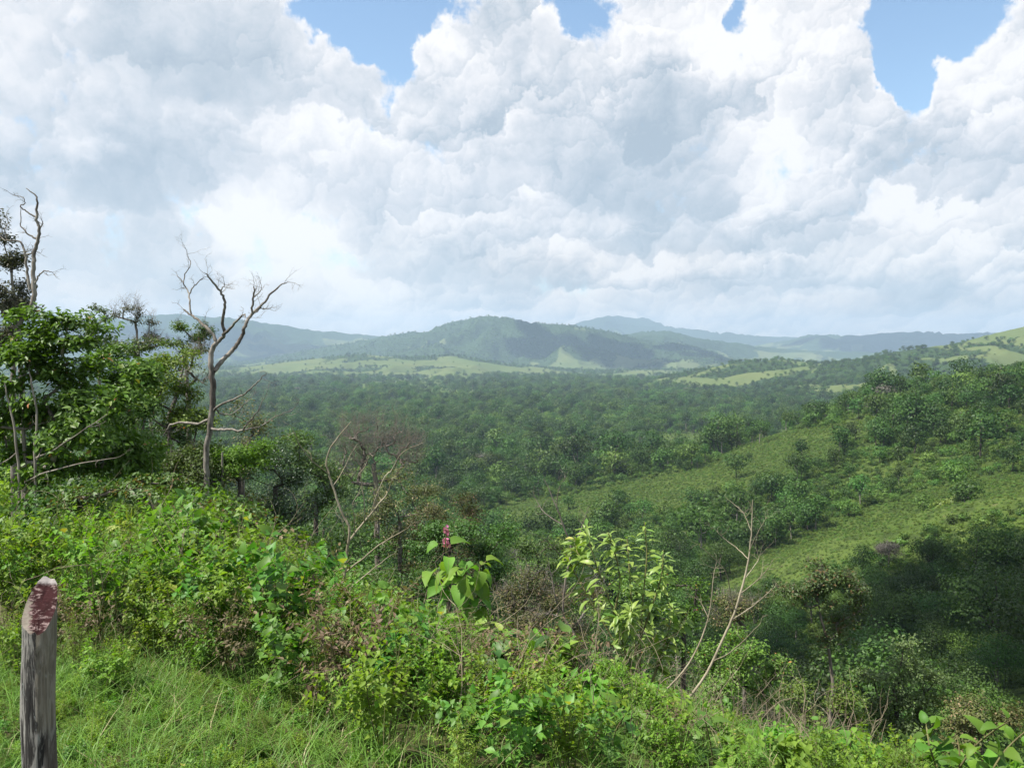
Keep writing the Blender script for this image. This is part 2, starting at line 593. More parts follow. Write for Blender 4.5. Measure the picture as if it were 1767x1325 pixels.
# ------------------------------------------------------------------ terrain: knoll, valley, spurs
RR = [0.3, 2, 3.2, 5, 7, 10, 13, 18, 25, 40, 60, 90, 130, 170, 210, 260, 330, 400, 450, 520, 600, 800, 1100, 1600, 2200, 3600]
TAB = {  # azimuth (deg): ground height at each radius
    -62: [-1.65, -1.66, -1.70, -1.85, -2.0, -2.3, -2.5, -2.9, -3.4, -4.6, -6.5, -10, -16, -23, -31, -40, -52, -60, -65, -68, -70, -74, -78, -80, -80, -84],
    -30: [-1.65, -1.66, -1.70, -1.88, -2.1, -2.45, -2.80, -3.3, -4.0, -5.6, -8.0, -13, -22, -31, -40, -49, -58, -64, -67, -70, -72, -75, -78, -80, -80, -84],
    -21: [-1.65, -1.66, -1.70, -1.92, -2.15, -2.55, -2.95, -3.6, -4.4, -6.8, -10.5, -18, -29, -38, -46, -53, -60, -65, -68, -70, -72, -75, -78, -80, -80, -84],
    -10.5: [-1.65, -1.66, -1.72, -1.97, -2.35, -3.05, -3.85, -5.4, -7.8, -12.2, -18, -28, -38, -45, -51, -56, -61, -65, -68, -70, -72, -75, -78, -80, -80, -84],
    0.6: [-1.65, -1.66, -1.73, -2.02, -2.55, -3.9, -5.2, -7.6, -10.8, -17, -25, -34, -43, -50, -55, -59, -63, -67, -69, -71, -73, -75, -78, -80, -80, -84],
    11.7: [-1.65, -1.66, -1.75, -2.15, -2.95, -4.6, -6.2, -9.2, -13, -20, -29, -40, -49, -55, -57.5, -57.5, -55, -52.2, -53, -62, -71, -75, -78, -80, -80, -84],
    22: [-1.65, -1.66, -1.75, -2.2, -3.2, -5.2, -7.2, -10.5, -14.5, -22, -30, -38, -48, -49, -36, -53, -44, -30, -24, -27, -52, -68, -76, -80, -80, -82],
    30: [-1.65, -1.66, -1.75, -2.2, -3.3, -5.6, -7.6, -11, -15, -22, -28, -33, -40, -41, -26.5, -41, -34, -22.5, -17, -11.5, -18, -42, -66, -76, -76, -78],
    40: [-1.65, -1.66, -1.75, -2.2, -3.2, -5.4, -7.4, -10.5, -14, -20, -25, -28, -28, -25, -22, -25, -20, -13, -8, -2, -4, -25, -55, -70, -72, -76],
    65: [-1.65, -1.66, -1.72, -2.0, -2.6, -4.0, -5.5, -8, -11, -16, -20, -22, -22, -20, -18, -18, -14, -8, -4, 0, 0, -15, -45, -65, -70, -76],
    110: [-1.65, -1.66, -1.68, -1.8, -1.9, -2.1, -2.3, -2.8, -3.4, -5, -7, -10, -14, -18, -22, -26, -32, -38, -42, -48, -54, -62, -72, -80, -80, -84],
    -110: [-1.65, -1.66, -1.66, -1.7, -1.7, -1.8, -1.9, -2.1, -2.4, -3.4, -5, -8, -13, -18, -24, -31, -40, -48, -54, -60, -64, -70, -76, -80, -80, -84],
}
_th_k = np.array(sorted(TAB))
_lr_k = np.log(RR)
TH = np.concatenate([np.arange(-180, -64, 4.0), np.arange(-64, 64.01, .32), np.arange(68, 180.1, 4.0)])
LR = np.linspace(math.log(.3), math.log(3600), 300)


def _smooth(a, n, axis):
    k = np.exp(-.5 * (np.arange(-3 * n, 3 * n + 1) / n) ** 2)
    k /= k.sum()
    pad = [(0, 0)] * a.ndim
    pad[axis] = (3 * n, 3 * n)
    ap = np.pad(a, pad, mode='edge')
    return np.apply_along_axis(lambda q: np.convolve(q, k, 'valid'), axis, ap)


_rows = np.stack([np.interp(LR, _lr_k, TAB[t]) for t in _th_k])
_rows = np.concatenate([_rows[-1:] * .5 + _rows[:1] * .5, _rows, _rows[-1:] * .5 + _rows[:1] * .5])
_thx = np.concatenate([[-180], _th_k, [180]])
_uni = np.arange(-180, 180.01, .5)
_g = np.stack([np.interp(_uni, _thx, _rows[:, j]) for j in range(len(LR))], 1)
_g = _smooth(_smooth(_g, 4, 0), 1, 1)
HG = np.stack([np.interp(TH, _uni, _g[:, j]) for j in range(len(LR))], 1)
_tt, _rr = np.meshgrid(np.radians(TH), np.exp(LR), indexing='ij')
_X, _Y = _rr * np.sin(_tt), _rr * np.cos(_tt)
_amp = np.interp(_rr, [0, 3, 8, 30, 100, 300, 1000, 3600], [0, .02, .06, .35, .9, 1.2, 4.0, 2.0])
HG = HG + _amp * fbm(_X / np.interp(_rr, [0, 10, 100, 1000], [1.2, 3, 22, 160]).mean() * 3, _Y / 40, 4, 5)
HG = HG + np.interp(_rr, [0, 5, 20, 60, 4000], [.03, .07, .12, 0, 0]) * fbm(_X / .9, _Y / .9, 3, 8)
HG = HG + np.interp(_rr, [0, 60, 150, 500, 1500, 3600], [0, 0, .5, 1.8, 4, 2]) * fbm(_X / 55, _Y / 55, 3, 21)


def ground(x, y):
    """height of the terrain at x, y (arrays)"""
    x, y = np.asarray(x, float), np.asarray(y, float)
    th = np.degrees(np.arctan2(x, y))
    lr = np.log(np.clip(np.hypot(x, y), .31, 3590))
    i = np.clip(np.searchsorted(TH, th) - 1, 0, len(TH) - 2)
    fi = (th - TH[i]) / (TH[i + 1] - TH[i])
    q = (lr - LR[0]) / (LR[1] - LR[0])
    j = np.clip(q.astype(int), 0, len(LR) - 2)
    fj = q - j
    return (HG[i, j] * (1 - fj) + HG[i, j + 1] * fj) * (1 - fi) + (HG[i + 1, j] * (1 - fj) + HG[i + 1, j + 1] * fj) * fi


def gz(x, y):
    return float(ground(np.array([x]), np.array([y]))[0])


def on_ground(px, d):
    """point on the ground at photo column px and depth d"""
    a, _ = ray(px, 700)
    return Vector((a * d, d, gz(a * d, d)))


def ground_mat():
    m, t, out = new_mat("meadow_ground")
    geo = t.node('ShaderNodeNewGeometry')
    P = geo.outputs['Position']
    r = t.v('LENGTH', P)
    a = t.noise(P, .021, 5, .6)
    b = t.noise(P, .33, 4, .6)
    c = t.noise(P, 9.0, 4, .65)
    col = t.mix(t.ss(a, .38, .62), (.074, .124, .024), (.116, .168, .038))
    col = t.mix(t.ss(b, .42, .62, 0, .85), col, (.050, .076, .022))
    col = t.mix(t.ss(b, .40, .20, 0, .7), col, (.175, .165, .080))
    near = t.mix(t.ss(c, .35, .65), (.050, .040, .022), (.070, .085, .026))
    col = t.mix(t.ss(r, 14.0, 50.0), near, col)
    p = t.node('ShaderNodeBsdfPrincipled')
    t._in(p.inputs['Base Color'], col)
    p.inputs['Roughness'].default_value = .95
    p.inputs['Specular IOR Level'].default_value = .1
    bp = t.node('ShaderNodeBump')
    bp.inputs['Strength'].default_value = .8
    t._in(bp.inputs['Distance'], t.ss(r, 10, 400, .03, 1.6, 'LINEAR'))
    t._in(bp.inputs['Height'], t.m('ADD', t.noise(P, .6, 4, .7), c))
    t.l.new(bp.outputs[0], p.inputs['Normal'])
    t.l.new(p.outputs[0], out.inputs[0])
    return m


def sheet(name, X, Y, Z, mat, rnd=None):
    nt, nr = X.shape
    ac = Acc()
    i, j = np.meshgrid(np.arange(nt - 1), np.arange(nr - 1), indexing='ij')
    b = (i * nr + j).ravel()
    f = np.stack([b, b + 1, b + nr + 1, b + nr], 1)
    ac.add(np.stack([X, Y, Z], -1).reshape(-1, 3), f, None if rnd is None else rnd.ravel())
    o = ac.obj(name, mat, smooth=True)
    o["kind"] = "structure"
    return o


MG = ground_mat()
_k = int(np.searchsorted(LR, math.log(30)))
sheet("ground", _X[:, :_k + 1], _Y[:, :_k + 1], HG[:, :_k + 1], MG)
sheet("valley_terrain", _X[:, _k:], _Y[:, _k:], HG[:, _k:], MG)


# ------------------------------------------------------------------ hills and mountains
def hills_mat(name, pasture, wood, cut, wscale):
    m, t, out = new_mat(name)
    geo = t.node('ShaderNodeNewGeometry')
    P = geo.outputs['Position']
    slope = t.sep(geo.outputs['Normal'])[2]
    W = t.attr("rnd")[2]
    a = t.noise(P, .0022 * wscale, 6, .62, dist=.5)
    b = t.noise(P, .009 * wscale, 5, .68)
    f = t.m('MULTIPLY_ADD', t.m('SUBTRACT', a, .5), .7, t.m('MULTIPLY_ADD', t.m('SUBTRACT', b, .5), .6, W))
    wd = t.ss(f, cut - .03, cut + .05)
    past = t.mix(t.ss(t.noise(P, .004, 4, .6), .4, .65), pasture, tuple(c * k for c, k in zip(pasture, (1.25, 1.10, 1.1))))
    woodc = t.mix(t.noise(P, .03, 5, .7), tuple(c * .55 for c in wood), tuple(c * 1.35 for c in wood))
    vo = t.voro(P, .075, 1.0, .6)
    p = t.node('ShaderNodeBsdfPrincipled')
    t._in(p.inputs['Base Color'], t.mix(wd, past, woodc))
    p.inputs['Roughness'].default_value = 1.0
    p.inputs['Specular IOR Level'].default_value = 0.0
    bp = t.node('ShaderNodeBump')
    bp.inputs['Strength'].default_value = 1.0
    bp.inputs['Distance'].default_value = 9.0
    t._in(bp.inputs['Height'], t.m('MULTIPLY', wd, t.m('MULTIPLY_ADD', vo, -1.0, t.m('MULTIPLY', t.noise(P, .02, 3), 1.5))))
    t.l.new(bp.outputs[0], p.inputs['Normal'])
    t.l.new(p.outputs[0], out.inputs[0])
    return m


def ridge_sheet(name, ridges, r0, r1, nth, nr, mat, th0=-48, th1=48, base=-86.0, seed=1):
    th = np.radians(np.linspace(th0, th1, nth))
    r = np.geomspace(r0, r1, nr)
    T, Rr = np.meshgrid(th, r, indexing='ij')
    X, Y = Rr * np.sin(T), Rr * np.cos(T)
    Z = np.full(X.shape, base)
    Hh = np.zeros(X.shape)
    for (rc, wf, wb, amp, lam, bias, pts) in ridges:
        px = np.array([p[0] for p in pts], float)
        tha = np.arctan((px - CX) / F)
        zc = (HY - np.array([p[1] for p in pts], float)) / F * rc * np.cos(tha)
        crest = np.interp(T[:, 0], tha, zc)
        crest = _smooth(crest[:, None], max(1, nth // 300), 0)[:, 0][:, None]
        sp = fbm(X / lam, Y / lam, 4, seed + 3)
        rc_t = rc * (1 + .05 * fbm(T * 9, T * 0, 2, seed + 9))
        rr = Rr + sp * lam * 1.15
        p = np.where(rr < rc_t, 1 - (rc_t - rr) / wf, 1 - (rr - rc_t) / wb)
        p = np.clip(p, 0, 1)
        sh = p ** 1.25 * (1.0 - .0 * p)
        rid = 1 - np.abs(fbm(X / (lam * .8), Y / (lam * .8), 4, seed + 5)) * 2.6
        z = base + (crest - base) * sh + (rid - .75) * amp * (crest - base) * np.sin(np.pi * np.clip(p, 0, 1)) ** 1.0 * 2.0
        z = z + (crest - base) * .028 * fbm(X / 90, Y / 90, 3, seed + 7) * p
        up = z > Z
        Z = np.where(up, z, Z)
        w_ = .9 * fbm(X / 520, Y / 520, 4, seed + 21) + .55 * fbm(X / 150, Y / 150, 3, seed + 23) + (.72 - rid) * .75 + bias + .75 * (sh - .36)
        Hh = np.where(up, w_, Hh)
        seed += 11
    o = sheet(name, X, Y, Z, mat, Hh)
    SHEETS.append((X, Y, Z, Hh))
    return X, Y, Z


SHEETS = []
M_hill = hills_mat("hill_pasture_and_woods", (.084, .112, .046), (.036, .060, .024), .0, 1.0)
M_mid = hills_mat("near_hill_pasture_and_woods", (.082, .112, .042), (.034, .058, .022), .0, 2.2)
M_far = hills_mat("far_woods", (.110, .150, .060), (.034, .055, .024), -.1, .8)
# grassy hill at the right edge, beyond the spur
ridge_sheet("hills", [
    (2300, 1000, 900, .16, 260, -.22, [(1000, 690), (1130, 655), (1200, 640), (1280, 622), (1340, 620), (1420, 627), (1480, 622), (1530, 608), (1590, 600), (1650, 592), (1690, 580), (1767, 561), (1900, 540), (2400, 520)]),
    (3900, 1300, 1200, .24, 420, -.48, [(-400, 640), (300, 640), (430, 632), (520, 622), (620, 610), (700, 618), (780, 612), (860, 626), (960, 636), (1060, 640), (1200, 638), (1400, 634), (2200, 620)]),
], 1250, 5200, 620, 210, M_mid, seed=41)
HX, HYY, HZ = ridge_sheet("distant_hills", [
    (5900, 1900, 1500, .30, 620, .06, [(430, 625), (520, 606), (600, 590), (650, 580), (705, 572), (760, 560), (800, 551), (830, 547), (870, 550), (905, 557), (935, 561), (965, 560), (1000, 563), (1040, 570), (1075, 578),
                            (1110, 588), (1150, 592), (1180, 594), (1220, 606), (1260, 618), (1320, 628), (1500, 640)]),
    (8600, 2300, 1800, .26, 800, .12, [(-600, 520), (-200, 528), (0, 532), (60, 534), (110, 541), (160, 550), (220, 545), (290, 538), (340, 542), (400, 550), (450, 556), (500, 562), (540, 569), (600, 574), (650, 578), (720, 590), (850, 606), (1000, 612)]),
    (7400, 1300, 1200, .32, 500, .08, [(900, 612), (1040, 590), (1090, 574), (1130, 570), (1170, 574), (1200, 584), (1260, 590), (1330, 600), (1420, 606), (1600, 608), (1900, 600)]),
    (9600, 1900, 1600, .26, 750, .12, [(1150, 612), (1300, 596), (1370, 584), (1395, 575), (1425, 574), (1455, 578), (1490, 577), (1530, 573), (1580, 569), (1615, 571), (1650, 576), (1700, 573), (1760, 575), (1850, 568), (2200, 560)]),
], 3600, 11400, 900, 230, M_hill, seed=77)
ridge_sheet("mountains", [
    (12300, 2200, 1600, .16, 900, .3, [(-400, 590), (600, 590), (900, 578), (960, 566), (1000, 555), (1030, 548), (1055, 541), (1080, 540), (1110, 544), (1140, 556), (1180, 566), (1220, 572), (1260, 575), (1300, 580), (1370, 581), (1420, 584), (1600, 584), (2200, 580)]),
], 9800, 14000, 500, 60, M_far, seed=123)

# ------------------------------------------------------------------ forest
L_dark = leaf_mat("forest_leaf_dark", (.056, .112, .019), (.030, .064, .013), trans=.25, spec=.2, objvar=.5, stand=.8)
L_mid = leaf_mat("forest_leaf_mid", (.080, .145, .025), (.046, .090, .017), trans=.28, spec=.2, objvar=.45, stand=.75)
L_light = leaf_mat("forest_leaf_light", (.115, .185, .034), (.072, .124, .024), trans=.25, spec=.2, objvar=.3)
L_grey = leaf_mat("forest_twig_grey", (.150, .140, .115), (.080, .075, .060), trans=.05, spec=.1, objvar=.3)
B_pale = bark_mat("bark_pale", (.10, .085, .07), (.30, .27, .23), 9)
B_dark = bark_mat("bark_dark", (.035, .028, .022), (.12, .10, .085), 12)


def forest_tree(seed, h, w, lobes, n, mat, clump=.72, trunk_share=.35, bark=None, fine=1.0):
    """trunk, limbs and a crown of leafy clumps that catch light one by one"""
    g = rs(seed)
    n = int(n * 1.5 * fine * fine)
    clump = clump / fine
    tr, cr = Acc(), Acc()
    top = np.array([g.normal(0, .04 * h), g.normal(0, .04 * h), h * .8])
    z = np.linspace(0, 1, 6)[:, None]
    path = z * top + np.sin(z * 3) * g.normal(0, .02 * h, 3)
    tr.tube(path, np.linspace(.020, .006, 6) * h, 6)
    for k in range(lobes):
        a = g.uniform(0, 2 * math.pi)
        q = 0 if k == 0 else g.uniform(.35, 1.0)
        rl = w * g.uniform(.26, .40) * (1.25 if k == 0 else 1)
        c = np.array([math.cos(a) * q * w * .34, math.sin(a) * q * w * .34, h * (trunk_share + (1 - trunk_share) * (.78 if k == 0 else g.uniform(.22, .74))) - rl * .35])
        if k:
            s = path[int(g.randint(2, 5))]
            mid = (s + c) / 2 + np.array([0, 0, -.05 * h])
            tr.tube([s, mid, c], [.008 * h, .006 * h, .003 * h], 4)
        m = int(n / lobes * (1.6 if k == 0 else .95))
        d = unit(g.normal(size=(m, 3)))
        d[:, 2] = np.abs(d[:, 2]) * np.where(g.rand(m) < .78, 1, -1)
        lump = 1 + .28 * np.sin(d[:, 0] * 5 + k) * np.sin(d[:, 1] * 5 + 2 * k) + .2 * np.sin(d[:, 2] * 7 + k)
        rad = rl * lump * g.uniform(.62, 1.08, m) ** .6
        pos = c + d * rad[:, None] * np.array([1.0, 1.0, .72])
        nr = unit(d + g.normal(0, .38, (m, 3)) + np.array([0, 0, .15]))
        dr = np.cross(nr, g.normal(size=(m, 3)))
        s = clump * g.uniform(.55, 1.25, m)
        cr.leaves(pos, dr, nr, s, s * .85, g.rand(m), fold=-.12)
    return tr, cr, mat, bark or B_dark


def kinds(fn):
    return [
            forest_tree(1, 10, 9.0, 7, 430, L_dark, fine=fn), forest_tree(2, 12, 9.5, 8, 460, L_dark, fine=fn), forest_tree(3, 8, 8.0, 6, 380, L_mid, fine=fn),
            forest_tree(4, 13, 8.0, 8, 430, L_dark, trunk_share=.45, bark=B_pale, fine=fn), forest_tree(5, 7, 7.5, 6, 380, L_mid, fine=fn), forest_tree(6, 9, 8.5, 7, 400, L_mid, fine=fn),
            forest_tree(7, 6.5, 7, 5, 340, L_light, fine=fn), forest_tree(8, 11, 8.5, 9, 460, L_dark, trunk_share=.3, fine=fn), forest_tree(9, 7.5, 6.0, 6, 420, L_grey, clump=.5, bark=B_pale, fine=fn),
            forest_tree(10, 14, 10.5, 9, 520, L_dark, trunk_share=.5, bark=B_pale, fine=fn),
    ]


KINDS = kinds(1.0)
FINE = kinds(2.1)


def joined(k, name):
    tr, cr, lm, bm = k
    ac = Acc()
    for a, mi in ((tr, 0), (cr, 1)):
        off = ac.n
        for v, r in zip(a.v, a.r):
            ac.v.append(v)
            ac.r.append(r)
        for s in (3, 4):
            for f in a.f[s]:
                ac.f[s].append(f + off)
                ac.mi[s].append(np.full(len(f), mi))
        ac.n += a.n
    return ac.mesh(name, [bm, lm])


FAR_MESH = [joined(k, "forest_tree") for k in KINDS]
TRUNK_MESH = [k[0].mesh("trunk", k[3]) for k in KINDS]
CROWN_MESH = [k[1].mesh("crown", k[2]) for k in KINDS]
FINE_CROWN = [k[1].mesh("crown", k[2]) for k in FINE]
FINE_MESH = [joined(k, "forest_tree") for k in FINE]

# clearings and grassy spurs seen on the slopes
OPEN = [
    [(1510, 722), (1500, 752), (1440, 790), (1330, 835), (1200, 872), (1060, 905), (900, 925), (780, 900), (880, 868), (1010, 850), (1110, 828), (1190, 812), (1260, 772), (1350, 745), (1430, 735)],
    [(1800, 806), (1800, 868), (1640, 900), (1500, 950), (1380, 1000), (1270, 1040), (1225, 1005), (1330, 942), (1450, 890), (1600, 842)],
    [(1095, 752), (1180, 745), (1270, 752), (1225, 778), (1110, 792)],
    [(690, 676), (770, 671), (835, 683), (800, 690), (720, 688)],
    [(1220, 664), (1320, 650), (1400, 668), (1420, 690), (1300, 704), (1215, 694)],
    [(600, 660), (800, 653), (900, 662), (760, 668), (640, 668)],
]
g = rs(77)


def jitter_grid(r0, r1, step, th0=-37, th1=37):
    x1 = r1 * math.sin(R(37)) + step
    xs, ys = np.meshgrid(np.arange(-x1, x1, step), np.arange(r0 * .75, r1 + step, step))
    x = xs.ravel() + g.uniform(-.48, .48, xs.size) * step
    y = ys.ravel() + g.uniform(-.48, .48, xs.size) * step
    rr, th = np.hypot(x, y), np.degrees(np.arctan2(x, y))
    k = (rr >= r0) & (rr < r1) & (th > th0) & (th < th1)
    return x[k], y[k]


# horizon of the bare terrain, to know which trees can be seen at all
_elev = np.arctan2(HG, np.exp(LR)[None, :])
_hor = np.maximum.accumulate(_elev, 1)


def seen(x, y, top):
    th = np.degrees(np.arctan2(x, y))
    i = np.clip(np.searchsorted(TH, th), 0, len(TH) - 1)
    r_ = np.hypot(x, y)
    j = np.clip(np.searchsorted(LR, np.log(r_)) - 4, 0, len(LR) - 1)
    return np.arctan2(top, r_) > _hor[i, j] - .002


fx, fy, fs, fi = [], [], [], []
for (r0, r1, st, sc) in ((62, 330, 5.2, .62), (330, 900, 7.0, .85), (900, 1700, 9.2, 1.0), (1700, 3300, 12.0, 1.2)):
    x, y = jitter_grid(r0, r1, st)
    z = ground(x, y)
    pp = proj(np.stack([x, y, z], 1))
    op = np.zeros(len(x), bool)
    for po in OPEN:
        op |= inside(po, pp + np.stack([fbm(x / 30, y / 30, 2, 3) * 46, fbm(x / 30, y / 30, 2, 4) * 20], 1))
    th = np.degrees(np.arctan2(x, y))
    dens = np.full(len(x), .93)
    patch = fbm(x / 60, y / 60, 3, 31)
    # the slope facing us: scrub with single trees lower down, closed wood along its crest
    slope = (th > 8) & (np.hypot(x, y) > 190) & (np.hypot(x, y) < 560)
    dens = np.where(slope, np.clip(.76 + patch * 1.2, .30, .97), dens)
    dens = np.where((th > 12) & (np.hypot(x, y) > 395) & (np.hypot(x, y) < 560), .96, dens)
    behind = (th > 13) & (np.hypot(x, y) > 236) & (np.hypot(x, y) < 300)
    dens = np.where(behind, .97, dens)
    rad_ = np.hypot(x, y)
    dens = np.where(rad_ > 1900, np.clip(.80 - (rad_ - 1900) / 2600 + 1.5 * fbm(x / 330, y / 330, 3, 71), .04, .95), dens)
    dens = np.where(op, .035 + .0 * dens, dens)
    keep = g.rand(len(x)) < dens
    x, y, z, th = x[keep], y[keep], z[keep], th[keep]
    n = len(x)
    s = sc * g.choice([.5, .7, .9, 1.05, 1.35, 1.8], n, p=[.16, .22, .24, .2, .12, .06]) * g.uniform(.88, 1.14, n) * (1 + .25 * fbm(x / 80, y / 80, 2, 9))
    s = np.where((np.degrees(np.arctan2(x, y)) > 13) & (np.hypot(x, y) > 236) & (np.hypot(x, y) < 290), np.maximum(s, .8), s)
    near_th = np.clip((th + 12) / 20, 0, 1)
    mix = g.rand(n) + .5 * fbm(x / 120, y / 120, 3, 12)
    k = np.select([mix < .18, mix < .36, mix < .50, mix < .62, mix < .72, mix < .82, mix < .90, mix < .955, mix < .985], [0, 1, 5, 7, 2, 3, 4, 6, 8], 9)
    fx.append(x); fy.append(y); fs.append(s); fi.append(k)
fx, fy, fs, fi = map(np.concatenate, (fx, fy, fs, fi))
fz = ground(fx, fy)
KH = np.array([10, 12, 8, 13, 7, 9, 6.5, 11, 7.5, 14.0])
vis = seen(fx, fy, fz + KH[fi] * fs)
tpp = proj(np.stack([fx, fy, fz + KH[fi] * fs], 1))
rim = np.interp(tpp[:, 0], [480, 600, 700, 800, 900, 1000, 1100, 1200, 1330, 1360, 1767], [745, 790, 830, 880, 925, 940, 975, 985, 1020, 900, 830])
vis &= ~((np.hypot(fx, fy) < 125) & (tpp[:, 1] < rim))
strip = np.interp(tpp[:, 0], [1250, 1330, 1500, 1800], [1040, 985, 925, 858])
vis &= ~((tpp[:, 0] > 1250) & (np.hypot(fx, fy) < 212) & (tpp[:, 1] < strip))
fx, fy, fz, fs, fi = fx[vis], fy[vis], fz[vis], fs[vis], fi[vis]
frot = g.uniform(0, 6.283, len(fx))
fpp = proj(np.stack([fx, fy, fz + KH[fi] * fs * .6], 1))
infr = (fpp[:, 0] > -10) & (fpp[:, 0] < 1777) & (fpp[:, 1] < 1240)
# those screened by the wooded shoulder on the left stay in the mass
infr &= ~((fpp[:, 0] < 820) & (fpp[:, 1] > 840)) & ~((fpp[:, 0] < 480) & (fpp[:, 1] > 700)) & ~((fpp[:, 0] < 1250) & (fpp[:, 1] > 1000))
size = np.where(infr, fs * KH[fi] / np.hypot(fx, fy), 0)
big = np.argsort(-size)[:290]
WORDS = {0: "rounded dark green", 1: "tall dark green", 2: "spreading mid green", 3: "pale trunked dark", 4: "low mid green", 5: "bushy mid green", 6: "low light green",
         7: "dense dark green", 8: "leafless grey twiggy", 9: "wide crowned dark"}
seen_lab = {}
for q in big:
    k = int(fi[q])
    far = math.hypot(fx[q], fy[q])
    thq = math.degrees(math.atan2(fx[q], fy[q]))
    qx_, qy_ = fpp[q]
    if thq > 12 and far < 205:
        where = "in the shaded ravine" + (" under the grassy strip" if far > 150 else " by the slender tree" if qx_ < 1500 else " behind the rounded tree" if qx_ < 1640 else " at the right edge")
    elif thq < 8:
        where = ("on the near valley floor " if far < 460 else "on the far valley floor ") + ("beyond the leafless tree" if qx_ < 760 else "above the pink flower" if qx_ < 900 else "behind the narrow leaved shrub")
    elif far < 300:
        where = "behind the lower grassy strip" if thq > 13 else "below the broad grassy spur"
    elif far < 420:
        where = "on the open slope above the ravine" + (", at the right edge" if qx_ > 1600 else ", in its middle" if qx_ > 1350 else ", at its left foot")
    else:
        where = "on the wooded crest of the right hand slope"
    sz = "small" if fs[q] < .45 else "huge" if fs[q] > 1.05 else "large" if fs[q] > .8 else "middling"
    lab = f"{sz} {WORDS[k]} tree {where}"
    t = empty("forest_tree", (fx[q], fy[q], fz[q] - .15), frot[q], fs[q])
    link(bpy.data.objects.new("trunk", TRUNK_MESH[k]), t)
    link(bpy.data.objects.new("crown", (FINE_CROWN if far < 235 else CROWN_MESH)[k]), t)
    tag(t, lab, "tree", lab.replace(" tree ", " trees "))
rest = np.ones(len(fx), bool)
rest[big] = False
scatter("forest", np.stack([fx, fy, fz - .2], 1)[rest], fs[rest], frot[rest], np.where(np.hypot(fx, fy) < 235, fi + 10, fi)[rest], FAR_MESH + FINE_MESH, "dense green forest covering the valley floor and slopes")

# scrub on the open slopes
bx, by = [], []
for (r0, r1, st) in ((110, 330, 1.9), (330, 620, 2.3), (620, 1500, 6.0)):
    x, y = jitter_grid(r0, r1, st, 2 if r0 < 300 else -37, 37)
    k = g.rand(len(x)) < np.clip(.88 + .8 * fbm(x / 14, y / 14, 3, 55), .3, 1)
    bx.append(x[k]); by.append(y[k])
for (r0, r1, st) in ((175, 330, 1.15), (330, 520, 1.7)):
    x, y = jitter_grid(r0, r1, st, 2, 37)
    z = ground(x, y)
    pp = proj(np.stack([x, y, z], 1))
    k = np.zeros(len(x), bool)
    for po in OPEN[:2]:
        k |= inside(po, pp)
    bx.append(x[k]); by.append(y[k])
bx, by = np.concatenate(bx), np.concatenate(by)
bz = ground(bx, by)
k = seen(bx, by, bz + 1.5)
bx, by, bz = bx[k], by[k], bz[k]
BUSH = [forest_tree(40 + i, 3.0, 4.2, 4, 120, m, clump=.62, trunk_share=.0) for i, m in enumerate((L_light, L_light, L_mid, L_mid, L_dark))]
BUSH_MESH = [joined(b, "bush") for b in BUSH]
bop = np.zeros(len(bx), bool)
for po in OPEN:
    bop |= inside(po, proj(np.stack([bx, by, bz], 1)))
kb = ~bop | (g.rand(len(bx)) < .90)
bx, by, bz, bop = bx[kb], by[kb], bz[kb], bop[kb]
bi = np.clip((g.rand(len(bx)) * 5 + 1.6 * fbm(bx / 30, by / 30, 2, 66)).astype(int), 0, 4)
bi = np.where(bop, bi % 2, bi)
scatter("scrub", np.stack([bx, by, bz - .1], 1), g.uniform(.30, .85, len(bx)) * np.where(bop, np.where(np.hypot(bx, by) < 262, .30, .42), 1.05) * np.interp(np.hypot(bx, by), [200, 1500], [.75, 1.5]), g.uniform(0, 6.28, len(bx)), bi, BUSH_MESH,
        "low green scrub on the open slopes")


# woods on the hills beyond the valley
qx, qy, qz = [], [], []
for X, Y, Z, W in SHEETS[:2]:
    n = 70000
    i = g.randint(0, X.shape[0] - 1, n)
    j = g.randint(0, X.shape[1] - 1, n)
    u, v = g.rand(n), g.rand(n)
    bl = lambda A: (A[i, j] * (1 - u) + A[i + 1, j] * u) * (1 - v) + (A[i, j + 1] * (1 - u) + A[i + 1, j + 1] * u) * v
    x, y, z, w = bl(X), bl(Y), bl(Z), bl(W)
    k = (y < 6200) & (np.abs(x / y) < .62) & (z > -82) & ((w + g.normal(0, .10, n) > .0) | (g.rand(n) < .05))
    qx.append(x[k]); qy.append(y[k]); qz.append(z[k])
qx, qy, qz = map(np.concatenate, (qx, qy, qz))
n = len(qx)
scatter("hill_woods", np.stack([qx, qy, qz - 1.0], 1), g.uniform(.7, 1.3, n) * np.interp(np.hypot(qx, qy), [1200, 6000], [.8, 1.25]), g.uniform(0, 6.28, n),
        g.choice([0, 1, 2, 4, 5, 7], n), FAR_MESH, "woods and single trees on the hills beyond the valley")
# ------------------------------------------------------------------ trees near the knoll
L_tree = leaf_mat("leaf_glossy_tree", (.125, .205, .026), (.060, .118, .016), (.36, .14, .06), .988, trans=.30, rough=.48, spec=.35, objvar=.25)
L_under = leaf_mat("leaf_understorey", (.066, .122, .020), (.034, .070, .013), (.16, .13, .05), .985, trans=.28, spec=.3)
L_bright = leaf_mat("leaf_bright_bush", (.150, .260, .020), (.100, .200, .016), trans=.35, spec=.3)
L_olive = leaf_mat("leaf_olive", (.105, .115, .036), (.060, .070, .026), (.19, .14, .08), .9, trans=.22, spec=.2)
L_moss = leaf_mat("leaf_moss_grey", (.150, .150, .105), (.070, .085, .040), (.20, .19, .15), .8, trans=.15, spec=.1)
L_vine = leaf_mat("leaf_vine_dark", (.045, .090, .026), (.022, .050, .018), trans=.2, spec=.5, rough=.4)
L_sage = leaf_mat("leaf_sage", (.120, .150, .060), (.070, .095, .036), (.10, .14, .03), .8, trans=.25, spec=.25)
